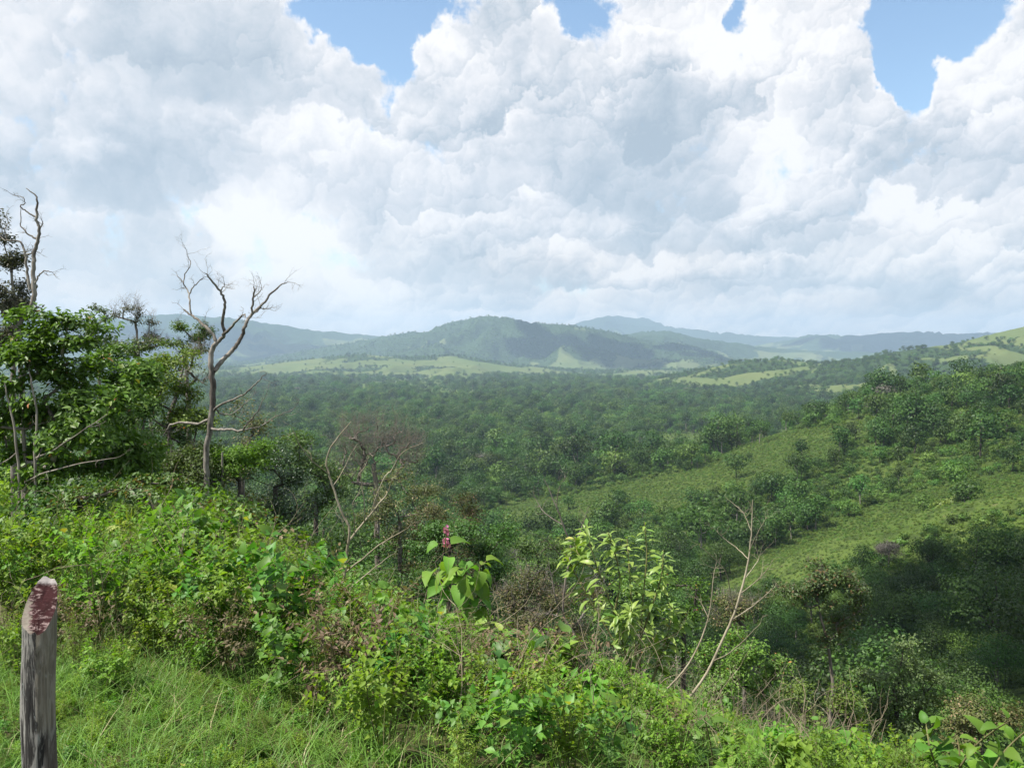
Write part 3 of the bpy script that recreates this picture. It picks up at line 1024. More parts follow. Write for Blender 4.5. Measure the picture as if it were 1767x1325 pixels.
L_redtip = leaf_mat("leaf_red_tinged", (.085, .135, .032), (.050, .085, .022), (.125, .085, .030), .86, trans=.25, spec=.35)
B_grey = bark_mat("bark_grey_dead", (.060, .050, .042), (.27, .245, .21), 11)
B_tan = bark_mat("bark_tan_twig", (.16, .135, .09), (.34, .30, .22), 13)
B_twig = bark_mat("bark_brown_twig", (.095, .080, .066), (.22, .19, .16), 13)


def resample(p, k):
    """Catmull-Rom through the rows of p, k points a span"""
    p = np.asarray(p, float)
    if len(p) < 3:
        t = np.linspace(0, 1, k + 1)[:, None]
        return p[0] * (1 - t) + p[-1] * t
    q = np.vstack([2 * p[0] - p[1], p, 2 * p[-1] - p[-2]])
    out = []
    for i in range(1, len(q) - 2):
        t = np.linspace(0, 1, k, endpoint=False)[:, None]
        a, b, c, d = q[i - 1], q[i], q[i + 1], q[i + 2]
        out.append(.5 * (2 * b + (c - a) * t + (2 * a - 5 * b + 4 * c - d) * t ** 2 + (3 * b - a - 3 * c + d) * t ** 3))
    return np.vstack(out + [p[-1:]])


def limb_pts(pts, d, g, jit=.5, sub=4):
    """(px, py, radius px[, depth offset]) rows -> world points and radii, a little gnarled"""
    w = np.array([[*at(p[0], p[1], d + (p[3] if len(p) > 3 else 0)), p[2] / F * d] for p in pts])
    w = resample(w, sub)
    w[1:-1, :3] += g.normal(0, jit / F * d, (len(w) - 2, 3))
    return w[:, :3], np.maximum(w[:, 3], .15 / F * d)


def sprig(ac, start, dr, ln, rad, g, depth=2, up=.12, mat=0, tips=None):
    """a forking bare twig"""
    n = 5
    p = [np.array(start, float)]
    dr = unit(np.array(dr, float))
    for i in range(n):
        dr = unit(dr + g.normal(0, .20, 3) + np.array([0, 0, up * .4]))
        p.append(p[-1] + dr * ln / n)
    ac.tube(p, np.linspace(rad, rad * .35, n + 1), 4, g.rand(), mat)
    if tips is not None:
        tips.append((p[-1], dr))
    if depth > 0:
        for i in range(1, n + 1):
            if g.rand() < .62:
                side = unit(np.cross(dr, g.normal(size=3)))
                sprig(ac, p[i], unit(dr * .75 + side * .8), ln * g.uniform(.38, .66), rad * .5, g, depth - 1, up, mat, tips)


def crown_tree(name, seed, d, trunk, blobs, ntips, nleaf, leaf, lm, bm, label, cat="tree", group=None, depth=1.0, r_tip=.007, base_px=None, twig_len=.0, leaf_parts=0,
               clump=.5, flat=0.0, asp=.55, detail=0, obj_name=None):
    """trunk: (px, py, r px) rows; blobs: (px, py, rx, ry[, dd]) crown masses at depth d. Boughs are grown from the trunk to points inside the masses."""
    g = rs(seed)
    root_xy = at(trunk[0][0], trunk[0][1], d)
    base = Vector((root_xy.x, d, gz(root_xy.x, d)))
    tp, trr = limb_pts(trunk, d, g, .6)
    # carry the trunk down to the soil
    if tp[0, 2] > base.z + .05:
        down = np.array([[base.x, base.y, base.z - .1]])
        tp = np.vstack([down, tp])
        trr = np.concatenate([[trr[0] * 1.15], trr])
    wood, fol = Acc(), Acc()
    wood.tube(tp, trr, 8)
    nodes = [p for p in resample(tp, 3)[3:]]
    areas = np.array([b[2] * b[3] for b in blobs], float)
    tips = []
    for b, a in zip(blobs, areas):
        m = max(3, int(ntips * a / areas.sum()))
        nc = max(4, m // 9)
        cc = unit(g.normal(size=(nc, 3))) * g.uniform(.45, .95, (nc, 1))
        u = cc[g.randint(0, nc, m)] + unit(g.normal(size=(m, 3))) * g.rand(m, 1) ** .5 * .36
        dd = b[4] if len(b) > 4 else 0
        c = np.array(at(b[0], b[1], d + dd))
        tips.append(c + u * np.array([b[2] / F * d, depth * (b[2] + b[3]) * .5 / F * d, b[3] / F * d]))
    tips = np.vstack(tips)
    start = np.array(nodes[len(nodes) // 3])
    tips = tips[np.argsort(np.linalg.norm(tips - start, axis=1))]
    N = np.array(nodes)
    paths = []
    par = [-1] * len(nodes)
    wgt = np.zeros(len(nodes) + ntips * 8 + 400)
    for tpt in tips:
        dv = tpt - N
        cost = np.linalg.norm(dv, axis=1) + .9 * np.maximum(0, -dv[:, 2]) + .10 * np.linalg.norm(N - start, axis=1)
        j = int(np.argmin(cost))
        a = N[j]
        mid = (a + tpt) / 2 + np.array([0, 0, -.10]) * np.linalg.norm(tpt - a) * (1 - flat) + g.normal(0, .07, 3) * np.linalg.norm(tpt - a)
        t_ = np.linspace(0, 1, 5)[1:, None]
        seg = (1 - t_) ** 2 * a + 2 * t_ * (1 - t_) * mid + t_ ** 2 * tpt
        k0 = len(N)
        N = np.vstack([N, seg])
        par += [j, k0, k0 + 1, k0 + 2]
        paths.append((j, k0))
        q = k0 + 3
        while q >= 0 and q < len(wgt):
            wgt[q] += 1
            q = par[q]
    for j, k0 in paths:
        rr = r_tip * np.maximum(wgt[[k0, k0, k0 + 1, k0 + 2, k0 + 3]], 1) ** .45
        wood.tube(np.vstack([N[j], N[k0:k0 + 4]]), rr, 4 if rr[0] < .02 else 6)
    if twig_len > 0:
        for tpt in tips:
            sprig(wood, tpt, unit(tpt - start + g.normal(0, .6, 3)), twig_len * g.uniform(.6, 1.3), r_tip * .8, g, 2)
    # to local coordinates of the empty
    off = np.array(base)
    root = empty(obj_name or name, base)
    wood.v = [v - off for v in wood.v]
    wood.obj("trunk", bm, root)
    if nleaf:
        c = tips[g.randint(0, len(tips), nleaf)]
        o = unit(g.normal(size=(nleaf, 3))) * (clump * g.rand(nleaf, 1) ** .6) * np.array([1, 1, .55])
        pos = c + o - off
        mid = tips.mean(0) - off
        nr = unit(unit(pos - mid) * .55 + g.normal(0, .45, (nleaf, 3)) + np.array([0, 0, .75]))
        dr = unit(np.cross(nr, g.normal(size=(nleaf, 3))) + np.array([0, 0, -.15]))
        s = leaf * g.uniform(.65, 1.3, nleaf)
        rn = g.rand(nleaf)
        k = np.arange(nleaf)
        if leaf_parts:
            front = np.argsort(pos[:, 1])[:nleaf // 3]
            pk = g.choice(front, leaf_parts, replace=False)
            leaf_objects(root, pos[pk], dr[pk], nr[pk], s[pk], s[pk] * asp, lm, g)
            k = np.setdiff1d(k, pk)
        fol.leaves(pos[k], dr[k], nr[k], s[k], s[k] * asp, rn[k], fold=.16, droop=.12, detail=detail)
        fo = fol.obj("crown", lm, root)
        if leaf_parts:
            fo["kind"] = "stuff"
    tag(root, label, cat, group)
    return root


_leaf_cache = {}


def leaf_objects(root, pos, dr, nr, ln, wd, mat, g, shape=2, droop=.15, fold=.14, name="leaf", shapefn=None):
    """every leaf an object of its own under root; the blades share a few meshes"""
    key = (mat.name, shape, droop, fold, shapefn.__name__ if shapefn else "")
    if key not in _leaf_cache:
        ms = []
        for i in range(6):
            ac = Acc()
            rv = .04 + .18 * i
            if shapefn:
                shapefn(ac, rv)
            else:
                ac.leaves([[0, 0, 0]], [[1, 0, 0]], [[0, 0, 1]], [1.0], [1.0], [rv], fold=fold, droop=droop * (.5 + .2 * i), detail=shape)
            ms.append(ac.mesh(name, mat, smooth=True))
        _leaf_cache[key] = ms
    ms = _leaf_cache[key]
    x = unit(np.asarray(dr, float))
    y = unit(np.cross(np.asarray(nr, float), x))
    z = np.cross(x, y)
    for i in range(len(pos)):
        o = bpy.data.objects.new(name, ms[g.randint(0, 6)])
        l, w = float(ln[i]), float(wd[i])
        hgt = w
        o.matrix_local = Matrix(((x[i][0] * l, y[i][0] * w, z[i][0] * hgt, pos[i][0]), (x[i][1] * l, y[i][1] * w, z[i][1] * hgt, pos[i][1]),
                                 (x[i][2] * l, y[i][2] * w, z[i][2] * hgt, pos[i][2]), (0, 0, 0, 1)))
        COL.objects.link(o)
        o.parent = root


def bare_tree(name, seed, d, limbs, bm, label, cat="tree", twig=.25, twig_n=2, twig_r=.004, part="branch", depth=1, jit=.5, thin=.8):
    """limbs: list of rows (px, py, r px[, depth offset]); the first is the trunk, the others are branches, each a part"""
    g = rs(seed)
    x0 = at(limbs[0][0][0], limbs[0][0][1], d)
    base = Vector((x0.x, d, gz(x0.x, d)))
    root = empty(name, base)
    off = np.array(base)
    for i, L in enumerate(limbs):
        w, r = limb_pts(L, d, g, jit)
        r = r * (thin if i else .12 + .88 * thin)
        if i == 0 and w[0, 2] > base.z:
            w = np.vstack([[base.x, base.y, base.z - .1], w])
            r = np.concatenate([[r[0] * 1.15], r])
        ac = Acc()
        w = w - off
        ac.tube(w, r, 7)
        if i:
            tt = unit(w[-1] - w[-2])
            sprig(ac, w[-1], tt, twig * g.uniform(.5, 1), min(r[-1], twig_r), g, depth)
            for q in range(twig_n):
                k = g.randint(len(w) // 3, len(w))
                tg = unit(np.gradient(w, axis=0)[k])
                sd = unit(np.cross(tg, g.normal(size=3)))
                sprig(ac, w[k], unit(tg * .6 + sd), twig * g.uniform(.4, 1.1), min(twig_r, r[k] * .6), g, depth)
        ac.obj("trunk" if i == 0 else part, bm, root)
    tag(root, label, cat)
    return root


# ---- the grey dead tree with the forked crown
bare_tree("dead_tree", 3, 25, [
    [(360, 880, 9.5), (357, 830, 8.5), (356, 780, 8.5), (363, 735, 8.5), (368, 690, 9), (366, 650, 9), (363, 625, 8), (366, 603, 7.5), (374, 591, 7)],
    [(374, 591, 6), (366, 577, 5.5), (358, 567, 5), (346, 556, 4.5, .2), (336, 548, 4, .3), (326, 541, 3.5, .4), (317, 534, 2.2, .5)],
    [(330, 544, 3, .35), (328, 530, 3, .4), (326, 508, 2.6, .6), (320, 496, 2.2, .7), (315, 486, 1.8, .7), (307, 478, 1.2, .8)],
    [(326, 508, 2.4, .6), (333, 495, 2, .5), (341, 488, 1.6, .4), (349, 481, 1, .3)],
    [(317, 489, 1.8, .7), (320, 474, 1.7, .8), (328, 457, 1.4, .9), (326, 446, 1.2, 1.0), (321, 430, .8, 1.0)],
    [(374, 591, 6.5), (383, 583, 6), (387, 574, 5.5, -.1), (384, 553, 5, -.2), (387, 535, 4.6, -.3), (387, 518, 4.2, -.4), (380, 503, 3.8, -.5), (364, 484, 3, -.7), (355, 472, 2, -.8)],
    [(380, 503, 2.5, -.5), (386, 494, 1.6, -.5), (387, 488, 1, -.6)],
    [(387, 576, 5, -.1), (396, 568, 4.5, -.4), (409, 554, 3.6, -.7), (421, 543, 2.6, -.9), (423, 548, 1.5, -1.0)],
    [(369, 640, 8), (384, 622, 7.6, .2), (397, 608, 7.2, .3), (408, 595, 6.8, .4), (418, 578, 6.2, .5), (423, 562, 5.8, .5), (428, 551, 5.4, .6), (437, 540, 5, .7), (453, 524, 4, .9), (469, 505, 3.2, 1.1), (488, 490, 2.2, 1.3), (499, 487, 1.2, 1.4)],
    [(434, 543, 4, .6), (437, 521, 3.6, .5), (439, 502, 3, .4), (438, 494, 2, .4)],
    [(438, 513, 2, .4), (447, 505, 1.6, .3), (451, 496, 1, .2)],
    [(440, 539, 3, .7), (452, 532, 2, .9), (456, 534, 1.2, 1.0)],
    [(367, 712, 4), (378, 700, 3.6, -.3), (409, 687, 3, -.7), (428, 675, 2.4, -1.0), (444, 659, 1.8, -1.2), (455, 648, 1.1, -1.4)],
    [(364, 738, 5), (378, 742, 4, -.3), (396, 741, 3.6, -.6), (415, 743, 3.2, -.8), (428, 729, 2.6, -1.0), (444, 710, 1.8, -1.1), (456, 688, 1, -1.2)],
    [(360, 724, 5), (342, 731, 4.6, .3), (317, 729, 4.2, .6), (298, 732, 3.6, .9), (288, 742, 2.8, 1.0), (280, 760, 1.6, 1.2)],
    [(415, 743, 2.4, -.8), (450, 735, 2.0, -.6), (475, 719, 1.5, -.5), (507, 705, .9, -.4)],
    [(372, 706, 3, .2), (386, 716, 2.4, .4), (404, 712, 1.8, .5), (430, 690, 1.2, .6)],
], B_grey, "tall grey dead tree with bare forked limbs against the sky", twig=.5, twig_r=.008, twig_n=3, thin=.52, jit=.7, depth=2)

# ---- snag at the far left, its lower half under moss and creepers
bare_tree("dead_snag", 5, 20, [
    [(40, 720, 8), (36, 620, 7.5), (33, 562, 7.5), (50, 535, 7), (59, 508, 7), (57, 483, 6.5), (58, 455, 6), (60, 432, 5.5), (66, 413, 5), (68, 394, 4.5), (63, 375, 4), (65, 350, 3), (57, 334, 2), (45, 325, 1.2)],
    [(64, 376, 3), (51, 369, 2.6), (42, 362, 2.2), (35, 356, 2), (43, 350, 1.7), (38, 340, 1.5), (25, 337, .9)],
    [(66, 414, 3.5), (51, 407, 2.8), (42, 396, 2.2), (35, 388, 1.8), (36, 362, 1)],
    [(68, 396, 2.5), (74, 386, 1.8), (72, 380, 1)],
    [(52, 500, 5), (47, 470, 4.5), (44, 448, 4), (41, 432, 3.6), (32, 416, 3), (13, 416, 2.4), (0, 409, 2), (-10, 398, 1.4)],
    [(13, 416, 2), (8, 400, 1.8), (14, 385, 1.4), (12, 366, 1)],
    [(61, 490, 3.5), (66, 478, 2.8), (72, 470, 2.2), (82, 468, 1.6), (90, 470, 1)],
    [(44, 440, 2.6), (56, 436, 2.2), (62, 430, 1.6)],
], B_grey, "gnarled lichen grey snag at the far left, bare twisted top", twig=.3, twig_r=.010, twig_n=2, depth=2, thin=.52, jit=.7)
crown_tree("creeper", 6, 20.3, [(22, 700, 5), (24, 620, 4), (26, 540, 3), (20, 470, 2)],
           [(14, 445, 22, 34), (20, 500, 30, 36), (38, 540, 18, 30), (8, 560, 26, 40), (4, 395, 12, 26)], 150, 5200, .085, L_moss, B_grey,
           "grey green moss and creepers hanging on the far left snag", cat="creeper", twig_len=.22, r_tip=.006, clump=.30)

# ---- leafy tree of several slim stems at the left
crown_tree("leafy_tree", 11, 13, [(47, 962, 3.5), (44, 900, 3.2), (45, 820, 3), (40, 740, 2.8), (38, 690, 2.6), (44, 640, 2.2), (70, 600, 1.8)],
           [(50, 625, 90, 60), (165, 655, 85, 55, .3), (150, 575, 75, 28), (20, 720, 80, 60, .3), (120, 720, 95, 50), (225, 690, 60, 50, -.2), (100, 800, 95, 45, .4), (205, 770, 70, 45, .4),
            (245, 640, 30, 30), (105, 545, 40, 22), (40, 560, 50, 40), (90, 660, 90, 60), (60, 780, 70, 60), (150, 740, 80, 60)], 520, 15000, .105, L_tree, B_pale,
           "leafy green tree with slim pale stems at the left edge", r_tip=.0045, clump=.24, leaf_parts=220, depth=1.0, asp=.5)
bare_tree("stem_clump", 12, 12.6, [
    [(36, 975, 3.2), (34, 900, 3), (32, 800, 2.8), (24, 730, 2.4), (14, 690, 1.8), (8, 660, 1.2)],
    [(62, 930, 3.2), (62, 860, 3), (60, 780, 2.8), (64, 720, 2.4), (56, 670, 2), (50, 640, 1.2)],
    [(62, 790, 2), (95, 775, 1.6, -.3), (140, 745, 1.2, -.5), (185, 715, .8, -.6)],
    [(46, 830, 2), (80, 815, 1.6, -.2), (140, 800, 1.3, -.4), (200, 790, .8, -.6)],
    [(60, 800, 1.8), (88, 745, 1.5, .3), (120, 700, 1.1, .5), (140, 665, .8, .6)],
    [(30, 780, 1.8), (10, 795, 1.3), (-20, 810, .9)],
], B_pale, "pair of slim pale stems rising side by side at left edge", cat="sapling", twig=.25, twig_n=2, twig_r=.004)

# ---- flat-topped slim trees behind it
UMB = [
    ("slim tree with loose green crown left of the dead tree", 21, 33, [(178, 870, 3), (176, 760, 3), (172, 660, 2.6), (172, 620, 2.4), (166, 585, 2)], [(160, 560, 34, 26), (190, 588, 30, 30), (148, 592, 26, 18), (172, 535, 20, 14)], L_sage, 2200, .11),
    ("slim tree with small flat feathery olive crown", 22, 34, [(232, 870, 3.4), (236, 760, 3.2), (240, 650, 2.8), (238, 600, 2.2), (236, 570, 1.8)], [(230, 536, 30, 10), (248, 552, 22, 9), (208, 544, 16, 6), (262, 575, 20, 12)], L_moss, 1300, .08),
    ("slim tree with wide flat dark green parasol crown", 23, 32, [(262, 870, 3.2), (262, 760, 3), (256, 680, 2.6), (252, 630, 2.2)], [(235, 598, 40, 9), (268, 590, 22, 8), (218, 606, 22, 7)], L_under, 1500, .09),
    ("tree with rounded bright green dome beside the dead tree", 24, 31, [(325, 880, 5), (326, 780, 4.6), (325, 700, 4.4), (322, 650, 3.6), (322, 615, 3)], [(322, 570, 40, 18), (298, 588, 24, 12), (350, 588, 22, 14), (330, 600, 30, 10)], L_tree, 2600, .085),
    ("dark trunked tree with ragged leafless grey upper limbs", 25, 30, [(298, 880, 5), (296, 790, 4.8), (292, 730, 4.5), (302, 690, 3.6), (312, 650, 2.4), (318, 620, 1.2)], [(335, 620, 40, 36), (300, 650, 36, 28)], L_moss, 700, .07),
]
for lab, sd, d, tk, bl, lm, nl, ls in UMB:
    crown_tree("slim_tree", sd, d, tk, bl, 90, nl, ls, lm, B_grey if sd in (24, 25) else B_pale, lab, r_tip=.008, twig_len=.42 if sd in (22, 25) else .2, clump=.30, flat=.6)

# ---- bushes and small trees along the edge of the knoll, left to right
EDGE = [
    ("understorey_tree", "leafy mid green tree filling the gap left of the dead tree", 131, 27, [(290, 890, 4), (290, 800, 3), (292, 740, 2)], [(285, 680, 44, 50), (330, 725, 36, 48), (268, 632, 32, 26), (320, 655, 28, 32), (345, 780, 30, 40)], 170, 6500, .10, L_tree, B_dark),
    ("understorey_tree", "tangled olive green tree wrapped round the dead tree trunk", 132, 25.8, [(385, 900, 3), (384, 840, 2.5), (384, 780, 1.5)], [(345, 800, 30, 36), (345, 835, 40, 34), (318, 800, 30, 30)], 150, 4200, .09, L_under, B_grey),
    ("understorey_tree", "light green leafy tree between the slim stems and the parasol tree", 133, 22, [(235, 890, 4), (232, 800, 3), (230, 720, 2)], [(225, 660, 40, 40), (250, 730, 40, 50), (200, 620, 30, 28), (190, 700, 44, 40)], 170, 6500, .10, L_tree, B_dark),
    ("understorey_tree", "dark leafy understorey tree behind the slim pale stems", 31, 24, [(215, 880, 5), (218, 800, 4)], [(215, 760, 58, 62), (190, 830, 50, 45)], 150, 4200, .11, L_under, B_dark),
    ("understorey_tree", "dark understorey tree in the shade under the dead tree", 32, 28, [(300, 890, 5), (300, 830, 4)], [(296, 770, 55, 62), (330, 820, 50, 50), (255, 700, 40, 40)], 150, 4200, .11, L_under, B_dark),
    ("understorey_tree", "olive brushy tree right of the dead tree trunk", 33, 30, [(420, 880, 4), (418, 800, 3)], [(425, 715, 36, 32), (440, 760, 44, 38), (400, 840, 60, 40)], 130, 3000, .10, L_olive, B_grey),
    ("round_bush", "vivid light green rounded bush behind the dead tree", 34, 26.5, [(415, 880, 4), (413, 830, 3)], [(400, 785, 42, 24), (430, 775, 40, 20), (412, 806, 58, 18)], 120, 4600, .09, L_bright, B_dark),
    ("vine_bush", "dark mounded bush smothered in creepers", 35, 28, [(475, 890, 5), (475, 840, 4)], [(478, 795, 42, 36), (500, 850, 48, 32), (448, 800, 26, 26)], 150, 5200, .085, L_vine, B_dark),
    ("understorey_tree", "dark green bushy tree on the wooded shoulder", 36, 38, [(545, 900, 4), (545, 860, 3)], [(530, 790, 40, 34), (565, 830, 50, 40), (500, 770, 34, 24)], 140, 4200, .12, L_under, B_dark),
    ("olive_tree", "brownish olive tree below the leafless tree", 37, 40, [(690, 960, 4), (690, 900, 4)], [(690, 850, 48, 38), (740, 872, 46, 30), (640, 880, 46, 40)], 160, 3600, .11, L_olive, B_grey),
    ("olive_tree", "rounded olive tree right of the leafless tree", 38, 37, [(775, 960, 4), (775, 920, 4)], [(780, 890, 42, 26), (745, 905, 44, 26), (812, 900, 24, 18)], 140, 4000, .10, L_olive, B_dark),
    ("dark_tree", "broad dark green tree behind the pink flower", 39, 30, [(800, 1060, 6), (800, 1010, 5)], [(790, 935, 62, 34), (845, 925, 48, 24), (735, 960, 55, 42), (815, 985, 66, 40), (860, 965, 30, 30)], 220, 8200, .10, L_under, B_dark),
    ("dark_tree", "low dark green tree on the slope right of the pink flower", 40, 42, [(930, 1000, 5), (930, 970, 4)], [(905, 935, 44, 20), (960, 945, 42, 20), (925, 960, 60, 24)], 150, 4600, .12, L_under, B_dark),
    ("twig_bush", "grey green twiggy bush right of the flowering plant", 41, 17, [(920, 1130, 4), (920, 1080, 3)], [(895, 1005, 46, 34), (945, 1010, 56, 44), (915, 1050, 76, 36), (1000, 1040, 34, 40)], 220, 5200, .055, L_olive, B_grey),
    ("understorey_tree", "shaded bush under the dark tree, left of centre", 42, 19, [(690, 1110, 4), (690, 1060, 3)], [(680, 1010, 52, 34), (640, 985, 44, 40), (735, 1020, 46, 30)], 150, 3600, .085, L_under, B_dark),
    ("round_tree", "mid green tree behind the narrow leaved shrub", 43, 34, [(1180, 1100, 4), (1180, 1050, 4)], [(1160, 1005, 50, 24), (1210, 1030, 48, 32), (1120, 1030, 40, 30), (1060, 1010, 50, 30)], 160, 4400, .12, L_tree, B_dark),
    ("dark_tree", "dense dark tree at the rim behind the bare sapling", 44, 22, [(1265, 1300, 6), (1265, 1220, 5)], [(1262, 1105, 58, 52), (1240, 1170, 62, 50), (1300, 1150, 50, 50), (1275, 1215, 80, 44)], 240, 8600, .085, L_tree, B_dark),
    ("grey_bush", "greyish olive bush crowning the dark rim tree", 45, 25, [(1285, 1150, 3), (1285, 1080, 3)], [(1285, 1035, 44, 30), (1255, 1055, 36, 30)], 120, 2200, .07, L_olive, B_grey),
    ("round_tree", "rounded grey green tree standing apart at lower right", 46, 27, [(1548, 1320, 5), (1546, 1240, 4.5), (1548, 1200, 4)], [(1545, 1235, 62, 34), (1500, 1225, 40, 30), (1600, 1240, 40, 30), (1550, 1130, 42, 34), (1510, 1170, 34, 28), (1588, 1165, 36, 30), (1552, 1180, 56, 40), (1600, 1205, 24, 24)], 260, 9000, .095, L_sage, B_dark),
    ("understorey_tree", "leafy bush at the foot of the slender red tinged tree", 47, 23, [(1400, 1330, 4), (1400, 1290, 4)], [(1365, 1200, 38, 40), (1400, 1250, 55, 40), (1460, 1205, 36, 44), (1480, 1260, 50, 40)], 200, 5200, .085, L_tree, B_dark),
    ("twig_bush", "brown leafless tangle of twigs on the lower right slope", 48, 19, [(1490, 1370, 3), (1490, 1330, 3)], [(1490, 1290, 22, 26), (1420, 1290, 60, 30), (1340, 1280, 40, 30)], 140, 700, .06, L_olive, B_grey),
    ("understorey_tree", "brownish low tree in shade at the right edge", 49, 26, [(1700, 1370, 4), (1700, 1320, 4)], [(1700, 1240, 66, 34), (1640, 1270, 50, 34), (1750, 1230, 40, 30)], 160, 4200, .10, L_olive, B_dark),
]
for nm, lab, sd, d, tk, bl, nt_, nl, ls, lm, bm in EDGE:
    if sd in (31, 32, 35, 36, 37, 38, 39, 42, 131, 132, 133):
        bl = [(q_[0], q_[1] - 4, q_[2] * 1.18, q_[3] * 1.16) for q_ in bl]
        nl = int(nl * 1.35)
    yb = max(q_[1] + q_[3] * .6 for q_ in bl)
    xm, rm = sum(q_[0] for q_ in bl) / len(bl), max(q_[2] for q_ in bl)
    if sd not in (34, 46, 48, 49, 45):
        bl = bl + [(xm - rm * .55, yb + 22, rm * .75, 34), (xm + rm * .6, yb + 26, rm * .75, 34), (xm, yb + 62, rm, 36)]
        nt_, nl = int(nt_ * 1.35), int(nl * 1.5)
    crown_tree(nm, sd, d, tk, bl, nt_, nl, ls, lm, bm, lab, cat="bush" if "bush" in nm else "tree", r_tip=.006, clump=.42 * d / 30 + .05,
               twig_len=.30 if bm is B_grey else 0)
crown_tree("leafless_tree", 51, 45, [(652, 980, 5), (650, 900, 5), (648, 840, 4.5), (645, 800, 4)], [(620, 765, 50, 40), (665, 770, 52, 44), (640, 735, 40, 18), (700, 800, 26, 34), (600, 800, 34, 34), (690, 775, 30, 30)], 520, 1200, .05, L_moss, B_twig,
           "brown leafless tree with a haze of fine twigs on the wooded shoulder", twig_len=.85, r_tip=.008, clump=.5)
crown_tree("slender_tree", 52, 26, [(1432, 1300, 3.2), (1432, 1235, 3.0), (1437, 1180, 2.8), (1428, 1110, 2.4), (1418, 1070, 2), (1412, 1040, 1.6)],
           [(1385, 990, 46, 26), (1430, 985, 46, 30), (1462, 1012, 36, 26), (1490, 1045, 24, 24), (1455, 1075, 34, 20), (1405, 1030, 36, 22), (1370, 1015, 30, 20), (1440, 1105, 26, 16)], 230, 5200, .10, L_redtip, B_twig,
           "slender open tree with red tinged leaves over the ravine", r_tip=.006, clump=.38, twig_len=.15)
crown_tree("conical_shrub", 53, 12, [(165, 905, 2), (162, 880, 2)], [(150, 860, 80, 22), (260, 850, 60, 26), (340, 880, 70, 24), (420, 890, 50, 22)], 150, 2600, .075, L_redtip, B_twig,
           "reddish brown leafed shrub below the slim stems at left", cat="shrub", r_tip=.004, clump=.2)

# ---- bare saplings in the foreground
bare_tree("bare_sapling", 61, 8.5, [
    [(570, 1100, 4.4), (580, 1070, 4.2), (591, 1018, 4), (597, 964, 3.8), (601, 936, 3.6), (602, 907, 3.4), (591, 888, 3), (578, 850, 2.8), (569, 822, 2.6), (563, 796, 2.3), (572, 771, 2), (590, 746, 1.4), (606, 727, .8)],
    [(567, 818, 1.8), (540, 796, 1.6, -.2), (518, 768, 1.4, -.3), (504, 739, .9, -.4)],
    [(601, 934, 3), (623, 907, 2.6, .2), (648, 876, 2.2, .3), (667, 853, 1.8, .4), (674, 836, 1, .4)],
    [(629, 900, 2, .2), (629, 872, 1.7, .1), (624, 837, 1.5, .1), (623, 815, 1.2, 0), (629, 806, .8, 0)],
    [(640, 884, 1.8, .3), (661, 828, 1.6, .2), (677, 809, 1.5, .2), (689, 787, 1.2, .1), (705, 774, 1, 0), (721, 768, .6, 0)],
    [(598, 986, 2.6), (629, 961, 2.3, -.2), (655, 940, 2, -.3), (699, 914, 1.1, -.5)],
    [(592, 1024, 2.2), (610, 1010, 2, .2), (642, 983, 1.6, .3), (674, 958, .9, .4)],
    [(600, 940, 1.6), (596, 925, 1.4, -.1), (590, 900, 1, -.2), (580, 885, .7, -.2)],
    [(575, 838, 1.4, 0), (590, 815, 1.2, .2), (604, 785, .8, .3)],
    [(612, 920, 1.5), (612, 895, 1.3, -.1), (608, 870, .9, -.2), (616, 855, .6, -.2)],
], B_tan, "pale tan leafless sapling with spreading branches left of the flowering plant", cat="sapling", twig=.16, twig_n=2, twig_r=.0028, jit=.35, thin=.62)
bare_tree("bare_sapling", 62, 8.0, [
    [(1172, 1226, 4), (1178, 1217, 3.8), (1219, 1162, 3.6), (1248, 1100, 3.4), (1266, 1060, 3.2), (1281, 1012, 3), (1292, 961, 2.4), (1297, 910, 1.8), (1299, 862, 1)],
    [(1262, 1070, 2), (1299, 1045, 1.6, .2), (1332, 1016, .9, .4)],
    [(1279, 1023, 1.8), (1307, 1001, 1.4, -.2), (1328, 977, .8, -.3)],
    [(1291, 964, 1.7), (1270, 944, 1.3, .2), (1248, 928, 1, .3), (1233, 912, .6, .3)],
    [(1293, 950, 1.5), (1307, 920, 1.2, -.2), (1321, 895, .7, -.3)],
    [(1267, 1050, 1.7), (1255, 997, 1.4, -.2), (1244, 975, 1.1, -.3), (1204, 939, .6, -.4)],
    [(1142, 1199, 2.8, .1), (1189, 1144, 2.6, .2), (1215, 1089, 2.3, .3), (1226, 1045, 1.8, .3), (1231, 997, 1.3, .3), (1235, 975, .7, .3)],
    [(1232, 1140, 2), (1256, 1128, 1.6, -.2), (1281, 1107, 1.3, -.3), (1310, 1078, .8, -.4)],
    [(1296, 915, 1.2), (1283, 885, 1, .1), (1262, 866, .6, .2)],
    [(1222, 1065, 1.3, .3), (1210, 1040, 1, .4), (1196, 1020, .6, .4)],
    [(1284, 1000, 1.3), (1306, 970, 1, .2), (1312, 955, .6, .2)],
], B_tan, "leafless tan sapling leaning right beside the narrow leaved shrub", cat="sapling", twig=.17, twig_n=3, twig_r=.0026, jit=.35, thin=.58)
